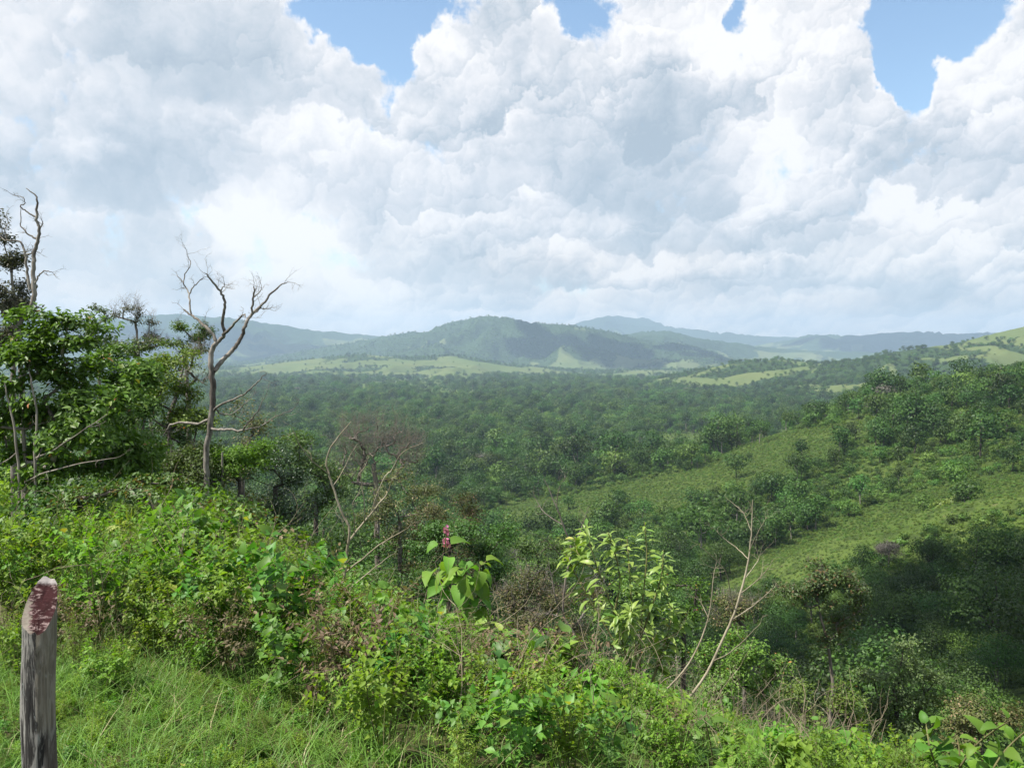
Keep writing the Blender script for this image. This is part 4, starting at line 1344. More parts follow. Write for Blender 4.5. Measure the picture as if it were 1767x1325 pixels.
bare_tree("bare_sapling", 63, 11, [
    [(1000, 1130, 3), (990, 1093, 2.8), (972, 1060, 2.4), (976, 1000, 2.2), (985, 950, 2), (975, 915, 1.8), (962, 880, 1.5), (950, 850, 1.1), (938, 826, .7)],
    [(970, 905, 1.3), (940, 885, 1, .2), (925, 862, .6, .3)],
    [(960, 878, 1.2), (962, 855, .9, -.1), (968, 835, .6, -.2)],
    [(972, 1060, 1.8), (958, 1030, 1.6, -.2), (954, 1005, 1.2, -.2), (948, 980, .7, -.2)],
    [(984, 955, 1.2), (1000, 920, 1, .2), (1010, 890, .6, .3)],
    [(982, 975, 1.2), (960, 950, 1, -.2), (945, 935, .6, -.3)],
], B_twig, "thin brown leafless sapling left of the narrow leaved shrub", cat="sapling", twig=.22, twig_n=3, twig_r=.003, jit=.4)

# ------------------------------------------------------------------ foreground plants
S_lan = leaf_mat("leaf_herb", (.160, .275, .024), (.088, .172, .017), (.26, .28, .05), .985, trans=.40, spec=.3, var=.22, objvar=.2)
S_heart = leaf_mat("leaf_heart", (.115, .240, .032), (.068, .155, .022), (.30, .30, .05), .98, trans=.40, spec=.35, var=.2, objvar=.2)
S_fine = leaf_mat("leaf_fine", (.150, .255, .032), (.095, .175, .024), (.22, .19, .09), .965, trans=.36, spec=.25, var=.25, objvar=.25)
S_dry = leaf_mat("leaf_dry", (.20, .15, .09), (.11, .085, .05), (.12, .17, .04), .72, trans=.2, spec=.15, var=.2, objvar=.25)
S_yel = leaf_mat("leaf_yellow_green", (.190, .285, .040), (.130, .220, .030), (.38, .36, .07), .94, trans=.38, spec=.3, var=.2, objvar=.2)
S_red = leaf_mat("leaf_rusty", (.120, .150, .036), (.065, .095, .024), (.19, .10, .035), .86, trans=.28, spec=.3, var=.2, objvar=.2)
S_big = leaf_mat("leaf_broad", (.150, .275, .034), (.085, .190, .024), (.34, .36, .05), .985, trans=.38, rough=.6, spec=.28, var=.15, objvar=.28)
S_round = leaf_mat("leaf_round", (.080, .160, .030), (.045, .105, .022), trans=.30, rough=.5, spec=.35, var=.15, objvar=.35)
S_lance = leaf_mat("leaf_lance", (.200, .290, .060), (.130, .220, .042), (.33, .33, .08), .985, trans=.36, rough=.42, spec=.4, var=.15, objvar=.28)
S_gloss = leaf_mat("leaf_gloss", (.115, .225, .022), (.070, .155, .018), (.30, .34, .04), .985, trans=.36, rough=.55, spec=.32, var=.1, objvar=.25)
S_palm = leaf_mat("leaf_palm", (.260, .300, .050), (.170, .230, .040), trans=.3, spec=.3, var=.1, objvar=.2)
G_blade = leaf_mat("grass_blade", (.145, .245, .036), (.080, .150, .022), (.32, .28, .15), .90, trans=.34, spec=.3, var=.35, objvar=.0)
S_stem = bark_mat("stem_green_brown", (.10, .085, .04), (.17, .18, .07), 12)
S_stem2 = bark_mat("stem_pale_green", (.13, .12, .05), (.24, .23, .10), 12)
S_pink = leaf_mat("petal_pink", (.62, .26, .40), (.50, .18, .32), trans=.3, spec=.2, var=.1, objvar=.25)
S_bud = leaf_mat("bud_dull_red", (.26, .09, .07), (.18, .07, .05), trans=.1, spec=.2)


def shrub_proto(seed, h, spread, nstem, side, leaf, asp, mat, per=9, droop=.2, lean=.5, top=1.0, dtl=0):
    g = rs(seed)
    st = Acc()
    P, D, Nn, Ls = [], [], [], []
    for s in range(nstem):
        a = g.uniform(0, 6.283)
        q = g.uniform(.2, 1) * spread
        hh = h * g.uniform(.55, 1.0)
        tip = np.array([math.cos(a) * q, math.sin(a) * q, hh])
        b = np.array([math.cos(a), math.sin(a), 0]) * q * .18
        mid = (b + tip) / 2 + np.array([0, 0, .16 * h]) + g.normal(0, .04 * h, 3)
        tt = np.linspace(0, 1, 7)[:, None]
        p = (1 - tt) ** 2 * b + 2 * tt * (1 - tt) * mid + tt ** 2 * tip
        st.tube(p, np.linspace(.0042, .0016, 7) * (h / .8), 4, g.rand())
        br = [(p, 1.0)]
        for k in range(side):
            i = g.randint(2, 6)
            d0 = unit(p[i + 1] - p[i - 1])
            sd = unit(np.cross(d0, g.normal(size=3)))
            d1 = unit(d0 * .6 + sd + np.array([0, 0, .3]))
            ln = h * g.uniform(.16, .34)
            e = p[i] + d1 * ln + np.array([0, 0, .08 * ln])
            pp = np.linspace(0, 1, 4)[:, None] * (e - p[i]) + p[i]
            pp[1:3] += g.normal(0, .03 * ln, (2, 3))
            st.tube(pp, np.linspace(.002, .001, 4) * (h / .8), 3, g.rand())
            br.append((pp, .8))
        for pp, w in br:
            m = max(3, int(per * w))
            for k in range(m):
                u = (.22 + .78 * (k + g.rand()) / m) if w == 1.0 else (.15 + .85 * (k + g.rand()) / m)
                f = u * (len(pp) - 1)
                i = min(int(f), len(pp) - 2)
                c = pp[i] + (pp[i + 1] - pp[i]) * (f - i)
                ax = unit(pp[i + 1] - pp[i])
                for sg in (1, -1):
                    sd = unit(np.cross(ax, g.normal(size=3))) if sg == 1 else -sd
                    d = unit(sd + ax * g.uniform(.2, .7) + np.array([0, 0, -droop * g.rand()]))
                    P.append(c)
                    D.append(d)
                    Nn.append(unit(np.array([0, 0, 1.0]) * 1.1 + ax * .4 + g.normal(0, .38, 3)))
                    Ls.append(leaf * g.uniform(.55, 1.2) * (1.0 if u < .85 else .75))
    P, D, Nn, Ls = np.array(P), np.array(D), np.array(Nn), np.array(Ls)
    fo = Acc()
    rn = g.rand(len(P))
    fo.leaves(P, D, Nn, Ls, Ls * asp, rn, fold=.15, droop=.15, detail=dtl)
    # the leaves that become objects, and the foliage without them
    big = np.argsort(-Ls - .4 * leaf * (P[:, 2] / h) - .5 * leaf * g.rand(len(Ls)))[:34]
    k = np.setdiff1d(np.arange(len(P)), big)
    f2 = Acc()
    f2.leaves(P[k], D[k], Nn[k], Ls[k], Ls[k] * asp, rn[k], fold=.15, droop=.15, detail=dtl)
    al = Acc()
    for src, mi in ((st, 0), (fo, 1)):
        off = al.n
        al.v += src.v
        al.r += src.r
        for s in (3, 4):
            al.f[s] += [f + off for f in src.f[s]]
            al.mi[s] += [np.full(len(f), mi) for f in src.f[s]]
        al.n += src.n
    return dict(h=h, mat=mat, asp=asp, whole=al.mesh("shrub", [S_stem, mat]), stem=st.mesh("stem", S_stem), fol=fo.mesh("foliage", mat), rest=f2.mesh("foliage", mat),
                big=(P[big], D[big], Nn[big], Ls[big]), n=len(P))


SP = {
    "herb": [shrub_proto(201 + i, .80, .36, 11, 4, .060, .58, S_lan, per=8, dtl=0) for i in range(3)],
    "heart": [shrub_proto(211 + i, .75, .34, 9, 3, .085, .72, S_heart, per=6) for i in range(2)],
    "fine": [shrub_proto(221 + i, .90, .30, 12, 4, .050, .30, S_fine, per=10) for i in range(2)],
    "dry": [shrub_proto(231 + i, .60, .34, 14, 5, .038, .45, S_dry, per=5) for i in range(2)],
    "yellow": [shrub_proto(241, .70, .32, 9, 4, .066, .55, S_yel, per=7)],
    "rusty": [shrub_proto(251, .85, .38, 11, 4, .070, .52, S_red, per=7)],
    "broad": [shrub_proto(261 + i, .62, .30, 8, 3, .115, .60, S_big, per=5, dtl=0) for i in range(2)],
}
SP_WORD = {"herb": "green herb with small leaves", "heart": "heart leaved green shrub", "fine": "wispy narrow leaved shrub", "dry": "dry brown twiggy shrub",
           "yellow": "yellow green sprouting shrub", "rusty": "rusty tinged leafy shrub", "broad": "broad leaved bright plant"}


def species(px, py, g):
    if px > 1280:
        return g.choice(["broad", "herb", "heart", "fine"], p=[.42, .26, .22, .10])
    if px > 640 and py > 1120:
        return g.choice(["herb", "heart", "broad", "dry", "yellow", "fine"], p=[.32, .26, .22, .06, .05, .09])
    if px > 640:
        return g.choice(["herb", "heart", "yellow", "fine", "dry"], p=[.44, .24, .10, .14, .08])
    if py < 960:
        return g.choice(["rusty", "herb", "fine", "heart", "yellow"], p=[.16, .48, .16, .15, .05])
    if 330 < px < 640 and py > 1120:
        return g.choice(["dry", "fine", "herb", "heart"], p=[.17, .27, .36, .20])
    return g.choice(["herb", "heart", "fine", "dry", "yellow"], p=[.54, .19, .19, .04, .04])


g = rs(404)
cand = []
for (r0, r1, st) in ((3.55, 6.2, .34), (6.2, 9.5, .44), (9.5, 16, .62), (16, 34, 1.05)):
    x, y = jitter_grid(r0, r1, st, -36, 36)
    z = ground(x, y)
    pp = proj(np.stack([x, y, z], 1))
    for i in range(len(x)):
        r_ = math.hypot(x[i], y[i])
        th = math.degrees(math.atan2(x[i], y[i]))
        px, py = pp[i]
        # the grass patch at lower left stays open
        edge = np.interp(px, [-200, 0, 120, 330, 480, 600, 680], [1165, 1172, 1185, 1200, 1240, 1275, 1350]) + 20 * math.sin(px / 23.0)
        if px < 680 and py > edge:
            continue
        hs = np.interp(th, [-30, -14, -6, 0, 6, 12, 30], [1.0, 1.0, .85, .66, .58, .50, .42]) if r_ < 8 else np.interp(th, [-30, -8, 2, 12, 30], [1.0, 1.0, .8, .75, .75])
        hs *= np.interp(r_, [3.5, 5, 12, 34], [.75, 1.0, 1.0, 1.9])
        if px < 640:
            hs *= np.interp(edge - py, [0, 50, 110], [.55, .9, 1.08])
        bound = np.interp(px, [-100, 0, 200, 400, 480, 560, 620, 700, 800, 900, 1000, 1100, 1200, 1300, 1500, 1767], [900, 895, 880, 862, 935, 990, 1015, 1055, 1072, 1085, 1100, 1170, 1205, 1245, 1255, 1270]) + g.normal(0, 9)
        cap = -(bound - HY) / F * y[i] - z[i]
        if cap < .10:
            continue
        hs = min(hs * g.uniform(.75, 1.25), cap / .8)
        cand.append((x[i], y[i], z[i], r_, px, py, hs))
# the largest in the picture stand as objects, the rest are undergrowth
cand.sort(key=lambda c: -(c[6] / c[3]) * (1 if -40 < c[4] < 1807 and c[5] - c[6] * .8 / c[3] * F < 1335 else 0))
ux, us, ui, ur = [], [], [], []
flat_sp = [(k, i) for k in SP for i in range(len(SP[k]))]
n_obj = 0
cnt = {}
MARKS = [(70, 1150, 'wooden post'), (235, 1030, 'young palm'), (570, 1100, 'tan sapling'), (800, 1170, 'pink flower stem'), (905, 1260, 'round leaved plant'), (1105, 1250, 'narrow leaved shrub'),
         (1110, 1330, 'lobed leaf plant'), (1240, 1340, 'smaller lobed leaf plant'), (1410, 1330, 'tallest corner sprout'), (1640, 1330, 'glossy corner plant'), (45, 980, 'slim pale stems'), (360, 900, 'grey dead tree'),
         (250, 1130, 'grass strip by the post'), (420, 1180, 'middle of the grass edge'), (620, 1290, 'right end of the grass')]
for rank, (x, y, z, r_, px, py, hs) in enumerate(cand):
    k = str(species(px, py, g))
    if r_ > 11.5 and k in ("broad", "heart", "yellow"):
        k = "herb" if g.rand() < .6 else "fine"
    i = g.randint(0, len(SP[k]))
    pr = SP[k][i]
    s = hs * .8 / pr["h"] * g.uniform(.9, 1.1)
    rz = g.uniform(0, 6.283)
    show = -40 < px < 1807 and py - hs * .8 / r_ * F < 1325
    cnt.setdefault(k, 0)
    if show and n_obj < 300 and r_ < 12.5 and cnt[k] < 140:
        lm_ = min(MARKS, key=lambda m_: math.hypot((m_[0] - px) * 1.0, (m_[1] - py) * .8))
        dx, dy = px - lm_[0], py - lm_[1]
        rel = ("left of" if dx < 0 else "right of") if abs(dx) > .8 * abs(dy) else ("in front of" if dy > 0 else "behind")
        szw = "low" if hs < .36 else "tall" if hs > .80 else "knee high"
        lab = f"{szw} {SP_WORD[k]} {rel} the {lm_[2]}"
        if n_obj < 95:
            t = empty("shrub", (x, y, z - .02), rz, s)
            link(bpy.data.objects.new("stem", pr["stem"]), t)
            if n_obj < 70:
                f = link(bpy.data.objects.new("foliage", pr["rest"]), t)
                P, D, Nn, Ls = pr["big"]
                leaf_objects(t, P, D, Nn, Ls, Ls * pr["asp"], pr["mat"], g, shape=1 if k in ("fine", "dry", "herb", "rusty") else 2)
            else:
                f = link(bpy.data.objects.new("foliage", pr["fol"]), t)
            f["kind"] = "stuff"
        else:
            t = link(bpy.data.objects.new("shrub", pr["whole"]))
            t.location, t.rotation_euler, t.scale = (x, y, z - .02), (0, 0, rz), (s, s, s)
        tag(t, lab, "shrub", f"{k} shrubs {rel} the {lm_[2]}")
        n_obj += 1
        cnt[k] += 1
    elif show or r_ < 8:
        ux.append((x, y, z - .02)); us.append(s); ur.append(rz); ui.append(flat_sp.index((k, i)))
for i in range(1150):
    x, y = g.uniform(-3.7, .3), g.uniform(3.0, 5.3)
    z = gz(x, y)
    p = proj([[x, y, z]])[0]
    if p[1] < np.interp(p[0], [-200, 0, 330, 600, 760], [1080, 1090, 1130, 1220, 1400]) or (abs(p[0] - 70) < 60 and y < 3.3):
        continue
    k = str(g.choice(["herb", "heart", "fine", "dry", "broad"], p=[.36, .16, .22, .2, .06]))
    ux.append((x, y, z - .02)); us.append(g.uniform(.07, .22)); ur.append(g.uniform(0, 6.283)); ui.append(flat_sp.index((k, 0)))
scatter("undergrowth", np.array(ux), us, ur, ui, [SP[k][i]["whole"] for k, i in flat_sp], "tangled green undergrowth covering the knoll")

# ---- thicket of taller bushes between the herbs and the trees
g = rs(606)
TH_K = [(2.0, 2.6, L_tree), (1.7, 2.4, S_lan), (2.4, 2.8, L_under), (1.5, 2.2, S_fine), (2.2, 2.6, L_olive), (2.6, 2.6, L_under)]
TKM = [joined(forest_tree(300 + i, h_, w_, 6, 900, m_, clump=.135, trunk_share=0.0), "bush") for i, (h_, w_, m_) in enumerate(TH_K)]
TH_W = ["leafy mid green bush", "light green leafy bush", "dark green bush", "pale green fine leafed bush", "olive brown bush", "tall dark bush"]
tc_ = []
for (r0, r1, st) in ((11, 20, 1.15), (20, 36, 1.7), (36, 66, 2.4)):
    x, y = jitter_grid(r0, r1, st, -37, 37)
    z = ground(x, y)
    for i in range(len(x)):
        r_ = math.hypot(x[i], y[i])
        th_ = math.degrees(math.atan2(x[i], y[i]))
        px_ = CX + F * x[i] / y[i]
        s = g.uniform(.45, 1.0) * np.interp(r_, [11, 18, 40, 66], [.5, .75, 1.15, 1.5])
        if th_ > -6 and r_ < 16:
            s *= .6
        k = int(g.choice(6, p=[.24, .16, .20, .10, .14, .16] if px_ > 640 else [.30, .24, .18, .14, .06, .08]))
        bound = np.interp(px_, [-100, 300, 480, 600, 700, 800, 900, 1000, 1100, 1200, 1300, 1340, 1500, 1767], [640, 700, 790, 850, 900, 960, 1000, 1010, 1060, 1060, 1080, 1190, 1215, 1235]) + g.normal(0, 12)
        s = min(s, (-(bound - HY) / F * y[i] - z[i]) / 2.2)
        if s < .12:
            continue
        tc_.append((x[i], y[i], z[i], s, k, r_, px_, th_))
tc_.sort(key=lambda c: -c[3] / c[5])
tp_, ts_, tr_, ti_ = [], [], [], []
n_b = 0
for (x, y, z, s, k, r_, px_, th_) in tc_:
    rz = g.uniform(0, 6.283)
    if n_b < 120 and -20 < px_ < 1790 and r_ < 34:
        b = link(bpy.data.objects.new("bush", TKM[k]))
        b.location, b.rotation_euler, b.scale = (x, y, z - .1), (0, 0, rz), (s, s, s)
        zone = "under the leafy trees at left" if px_ < 480 else "on the bank below the tan sapling" if px_ < 760 else "on the drop behind the foreground plants" if px_ < 1250 else "at the head of the ravine on the right"
        tag(b, f"{TH_W[k]} {zone}", "bush", f"{TH_W[k]}es {zone}")
        n_b += 1
    else:
        tp_.append((x, y, z - .1)); ts_.append(s); tr_.append(rz); ti_.append(k)
scatter("thicket", np.array(tp_), ts_, tr_, ti_, TKM, "thicket of bushes below the trees")

# ---- grass at lower left, thinning under the shrubs
g = rs(505)
ac = Acc()


def blades(n, x, y, lo, hi, w):
    z = ground(x, y)
    n = len(x)
    hgt = g.uniform(lo, hi, n) * (1 + .5 * vnoise(x * 3, y * 3, 4))
    a = g.uniform(0, 6.283, n)
    ben = g.uniform(.1, 2.2, n) ** 1.2 * hgt
    d = np.stack([np.cos(a), np.sin(a)], 1)
    sd = np.stack([-d[:, 1], d[:, 0]], 1)
    w = w * g.uniform(.6, 1.3, n)
    rows = []
    for t_, ww in ((0, 1.0), (.45, .85), (.8, .5), (1.0, .06)):
        cx, cyy, cz = x + d[:, 0] * ben * t_ ** 2, y + d[:, 1] * ben * t_ ** 2, z + hgt * (t_ - .22 * t_ ** 3)
        for sgn in (-1, 1):
            rows.append(np.stack([cx + sd[:, 0] * w * ww * .5 * sgn, cyy + sd[:, 1] * w * ww * .5 * sgn, cz], 1))
    st = np.stack(rows, 1)
    b = np.arange(n)[:, None] * 8
    f = np.concatenate([b + np.array([[o, o + 1, o + 3, o + 2]]) for o in (0, 2, 4)], 0)
    ac.add(st.reshape(-1, 3), f, np.repeat(np.clip(g.rand(n) * .9 + .25 * vnoise(x * 1.7, y * 1.7, 6), 0, 1), 8))


X_ = g.uniform(-4.6, .6, 80000)
Y_ = g.uniform(2.4, 6.2, 80000)
pq = proj(np.stack([X_, Y_, ground(X_, Y_)], 1))
edge = np.interp(pq[:, 0], [-200, 0, 120, 330, 480, 600, 680, 760], [1080, 1085, 1105, 1120, 1175, 1220, 1300, 1420])
k = (g.rand(len(X_)) < np.clip(.75 + 1.6 * fbm(X_ * 1.6, Y_ * 1.6, 3, 61), .12, 1)) & (pq[:, 1] > edge - 20 + 40 * g.rand(len(X_)) - 25) & (pq[:, 0] > -120) & (pq[:, 1] < 1480)
blades(0, X_[k], Y_[k], .025, .085, .0045)
m = k & (g.rand(len(X_)) < .035)
blades(0, X_[m], Y_[m], .10, .26, .0055)
X_, Y_ = g.uniform(-4, 5, 26000), g.uniform(3.2, 8.5, 26000)
blades(0, X_, Y_, .06, .22, .005)
# seeding stalks and bent dry stems standing over the grass
for i in range(420):
    x, y = g.uniform(-3.6, .4), g.uniform(3.0, 5.4)
    p = proj([[x, y, gz(x, y)]])[0]
    if p[1] < np.interp(p[0], [-200, 0, 330, 600, 760], [1060, 1065, 1100, 1200, 1400]):
        continue
    h_ = g.uniform(.12, .42)
    a = g.uniform(0, 6.283)
    q = h_ * g.uniform(.1, .9)
    t_ = np.linspace(0, 1, 5)[:, None]
    w = np.array([x, y, gz(x, y)]) + np.hstack([math.cos(a) * q * t_ ** 2, math.sin(a) * q * t_ ** 2, h_ * t_])
    ac.tube(w, np.linspace(.0013, .0006, 5), 3, g.uniform(.80, 1.0))
gr = ac.obj("grass", G_blade)
tag(gr, "green grass in the foreground around the wooden post", kind="stuff")

# ---- dry stalks and dead twigs standing among the shrubs
g = rs(515)
ds = Acc()
for i in range(340):
    px_, y = g.uniform(-20, 1500), math.exp(g.uniform(math.log(4.2), math.log(11)))
    x = ray(px_, 900)[0] * y
    z = gz(x, y)
    lim = np.interp(px_, [0, 400, 620, 800, 1000, 1200, 1500], [870, 850, 985, 1050, 1075, 1180, 1240])
    hh = min(g.uniform(.35, 1.05), -(lim - HY) / F * y - z)
    if hh < .2 or (px_ < 640 and proj([[x, y, z]])[0][1] > 1150):
        continue
    sprig(ds, (x, y, z), (g.normal(0, .35), g.normal(0, .35), 1.0), hh, .0034 * hh + .0012, g, 2 if i % 3 else 1, .1)
dso = ds.obj("dry_stems", bark_mat("dry_stalk", (.14, .11, .075), (.36, .30, .21), 14))
tag(dso, "thin dry stalks and dead twigs standing among the green shrubs", kind="stuff")

# ---- weathered fence post
def fence_post():
    d = 3.0
    bx_ = at(69, 1325, d).x
    base = Vector((bx_, d, gz(bx_, d)))
    root = empty("wooden_post", base)
    tag(root, "weathered grey wooden post with slanted reddish cut top", "post")
    rad = 27.5 / F * d
    top_hi = at(80, 1002, d).z - base.z
    top_lo = at(75, 1086, d).z - base.z
    n, m = 40, 64
    g = rs(9)
    ang = np.arange(n) * 2 * np.pi / n
    lob = 1 + .05 * np.cos(2 * ang + .6) + .035 * np.cos(3 * ang + 2) + .02 * np.cos(7 * ang)
    # plane of the axe cut: falls towards the viewer, a little to the right
    cutdir = np.array([-.10, -.995])
    vs = []
    hcut = []
    for a, l in zip(ang, lob):
        px_, py_ = math.cos(a) * rad * l, math.sin(a) * rad * l
        s = (cutdir[0] * px_ + cutdir[1] * py_) / rad
        h = top_hi + (top_lo - top_hi) * np.clip((s + .92) / 1.84, 0, 1) ** .92
        if s < -.86:
            h = top_hi
        hcut.append(h + .012 * math.sin(a * 3 + 1) * .4 + g.normal(0, .0022))
    hcut = np.array(hcut)
    zz = np.linspace(-.25, 1, m)
    for j, t_ in enumerate(zz):
        for i in range(n):
            h = hcut[i] * t_ if t_ > 0 else t_
            q = 1.0 + .035 * fbm(np.array([ang[i] * 3.2]), np.array([h * 2.0]), 3, 3)[0] * 2
            groove = .055 * max(0, fbm(np.array([math.cos(ang[i]) * 4.5 + 9]), np.array([math.sin(ang[i]) * 4.5 + h * .9]), 4, 8)[0] * 2) ** 1.0
            crack = .11 if (abs(((ang[i] + .08 * math.sin(h * 9)) % 2.1) - 1.05) < .085 and h < hcut[i] * .93) else 0
            rr = rad * lob[i] * (q - (groove + crack) * np.clip((hcut[i] - h) / .05, 0, 1)) * (1 + .03 * (1 - max(t_, 0)))
            vs.append((math.cos(ang[i]) * rr + .006 * math.sin(h * 7 + 1) + .012 * math.sin(h * 2.2) - .004, math.sin(ang[i]) * rr, h))
    ac = Acc()
    i = np.arange(m - 1)[:, None] * n
    k = np.arange(n)[None, :]
    f = np.stack([i + k, i + (k + 1) % n, i + n + (k + 1) % n, i + n + k], -1).reshape(-1, 4)
    ac.add(vs, f)
    mt, t, out = new_mat("weathered_post_wood")
    tc = t.node('ShaderNodeTexCoord')
    O = tc.outputs['Object']
    fine = t.noise(t.v('MULTIPLY', O, (1, 1, .05)), 130, 5, .75)
    big = t.noise(t.v('MULTIPLY', O, (1, 1, .16)), 30, 5, .62, dist=1.2)
    lich = t.noise(t.v('MULTIPLY', O, (1, 1, .45)), 34, 6, .72, dist=.5)
    ox = t.sep(O)[0]
    oz = t.sep(O)[2]
    col = t.mix(t.ss(big, .42, .58), (.034, .032, .030), (.235, .225, .205))
    col = t.mix(t.ss(fine, .53, .60, 0, .85), col, (.016, .015, .015))
    col = t.mix(t.ss(lich, .60, .67, 0, .9), col, (.20, .215, .205))
    band = t.m('ADD', ox, t.m('MULTIPLY_ADD', t.m('SUBTRACT', big, .5), .05, t.m('MULTIPLY', t.m('SUBTRACT', lich, .5), .02)))
    strip = t.m('MULTIPLY', t.ss(band, .014, .022), t.ss(oz, top_lo * .55, top_lo * .62))
    col = t.mix(t.m('MULTIPLY', strip, t.ss(fine, .3, .6, 1.0, .55)), col, (.205, .180, .140))
    low = t.m('MULTIPLY', t.ss(band, .030, .040), t.ss(oz, top_lo * .62, top_lo * .5))
    col = t.mix(t.m('MULTIPLY', low, t.ss(fine, .3, .6, .9, .4)), col, (.115, .095, .080))
    p = t.node('ShaderNodeBsdfPrincipled')
    t._in(p.inputs['Base Color'], col)
    p.inputs['Roughness'].default_value = .92
    p.inputs['Specular IOR Level'].default_value = .12
    bp = t.node('ShaderNodeBump')
    bp.inputs['Strength'].default_value = .9
    bp.inputs['Distance'].default_value = .004
    t._in(bp.inputs['Height'], t.m('ADD', fine, t.m('MULTIPLY', big, 1.5)))
    t.l.new(bp.outputs[0], p.inputs['Normal'])
    t.l.new(p.outputs[0], out.inputs[0])
    ac.obj("shaft", mt, root, smooth=True)
    # the cut face, with torn fibres
    top = np.array(vs[-n:])
    rings = [top]
    c = top.mean(0)
    for s in (.86, .66, .44, .22):
        r_ = c + (top - c) * s
        r_[:, 2] += .010 * fbm(r_[:, 0] * 60, r_[:, 1] * 160, 3, 12) - .003
        rings.append(r_)
    ac = Acc()
    V = np.vstack(rings + [c[None] - np.array([[0, 0, .004]])])
    fs_ = []
    for q in range(4):
        for i in range(n):
            fs_.append((q * n + i, q * n + (i + 1) % n, (q + 1) * n + (i + 1) % n, (q + 1) * n + i))
    ac.add(V, np.array(fs_))
    o = 4 * n
    ac.f[3].append(np.array([(o + i, o + (i + 1) % n, 5 * n) for i in range(n)]))
    ac.mi[3].append(np.zeros(n))
    mt, t, out = new_mat("cut_heartwood")
    tc = t.node('ShaderNodeTexCoord')
    O = tc.outputs['Object']
    z = t.sep(O)[2]
    tear = t.noise(t.v('MULTIPLY', O, (.25, 1, 1)), 70, 5, .7, dist=.4)
    mot = t.noise(O, 22, 4, .65)
    col = t.mix(t.ss(mot, .35, .65), (.019, .008, .008), (.038, .014, .015))
    col = t.mix(t.ss(tear, .53, .66, 0, .9), col, (.26, .19, .18))
    rim = t.m('MULTIPLY_ADD', t.m('SUBTRACT', mot, .5), .05, z)
    side_ = t.m('MULTIPLY_ADD', t.m('SUBTRACT', z, top_lo), .36, t.m('MULTIPLY_ADD', t.m('SUBTRACT', tear, .5), .10, t.sep(O)[0]))
    col = t.mix(t.ss(side_, .010, -.004), col, t.mix(tear, (.10, .08, .065), (.27, .24, .20)))
    col = t.mix(t.ss(rim, top_hi - .028, top_hi - .012), col, (.30, .27, .26))
    p = t.node('ShaderNodeBsdfPrincipled')
    t._in(p.inputs['Base Color'], col)
    p.inputs['Roughness'].default_value = .9
    p.inputs['Specular IOR Level'].default_value = .08
    bp = t.node('ShaderNodeBump')
    bp.inputs['Strength'].default_value = .8
    bp.inputs['Distance'].default_value = .004
    t._in(bp.inputs['Height'], tear)
    t.l.new(bp.outputs[0], p.inputs['Normal'])
    t.l.new(p.outputs[0], out.inputs[0])
    ac.obj("cut_face", mt, root)


fence_post()


# ---- plants one can single out
def leafy_plant(name, label, cat, d, base, stems, mat, leaf, asp, per, seed, shape=2, droop=.3, span=(.3, 1.0), stem_px=2.2, up=.9, depth=.25, shapefn=None, extra=0, petiole=.4, stem_mat=None, whorl=False, rest_n=0):
    """stems: polylines of photo pixels; leaves stand along them, every leaf an object"""
    g = rs(seed)
    b = at(base[0], base[1], d)
    bz = gz(b.x, d)
    root = empty(name, (b.x, d, bz))
    off = np.array([b.x, d, bz])
    P, D, Nn, Ls = [], [], [], []
    for S in stems:
        dz = g.uniform(-depth, depth)
        w = np.array([at(p[0], p[1], d + dz * i / max(1, len(S) - 1)) for i, p in enumerate(S)], float) - off
        w = resample(w, 5)
        st = Acc()
        st.tube(w, np.linspace(stem_px, stem_px * .4, len(w)) / F * d, 5, g.rand())
        m = max(2, int(per * g.uniform(.85, 1.15)))
        for k in range(m):
            u = span[0] + (span[1] - span[0]) * (k + .6 * g.rand()) / m
            f = u * (len(w) - 1)
            i = min(int(f), len(w) - 2)
            c = w[i] + (w[i + 1] - w[i]) * (f - i)
            ax = unit(w[i + 1] - w[i])
            a = k * 2.4 + g.normal(0, .3)
            e1 = unit(np.cross(ax, [.2, .9, .1]))
            e2 = np.cross(ax, e1)
            sd = e1 * math.cos(a) + e2 * math.sin(a)
            dr = unit(sd + ax * g.uniform(.1, .8) * up + np.array([0, 0, -.15]))
            q = c + dr * leaf * petiole * g.uniform(.5, 1.1)
            if petiole > .05:
                st.tube([c, (c + q) / 2 + np.array([0, 0, .01]), q], [.7 / F * d, .6 / F * d, .5 / F * d], 3)
            P.append(q)
            D.append(unit(dr + np.array([0, 0, -droop * g.uniform(.3, 1)])))
            Nn.append(unit(np.array([0, 0, 1.0]) + .35 * dr + g.normal(0, .30, 3) + np.array([-.1, -.30, 0])))
            Ls.append(leaf * g.uniform(.6, 1.15) * (1.0 if u < .85 else .7))
        st.obj("stem", stem_mat or S_stem, root)
    P, D, Nn, Ls = map(np.array, (P, D, Nn, Ls))
    n = len(P)
    kk = np.arange(n)
    if n > 290:
        pk = g.choice(n, 290, replace=False)
        rest = np.setdiff1d(kk, pk)
        fo = Acc()
        fo.leaves(P[rest], D[rest], Nn[rest], Ls[rest], Ls[rest] * asp, g.rand(len(rest)), fold=.14, droop=droop * .5, detail=1)
        fo.obj("foliage", mat, root)["kind"] = "stuff"
        kk = pk
    leaf_objects(root, P[kk], D[kk], Nn[kk], Ls[kk], Ls[kk] * asp, mat, g, shape=shape, droop=droop * .85, fold=.20, shapefn=shapefn)
    tag(root, label, cat)
    return root, off


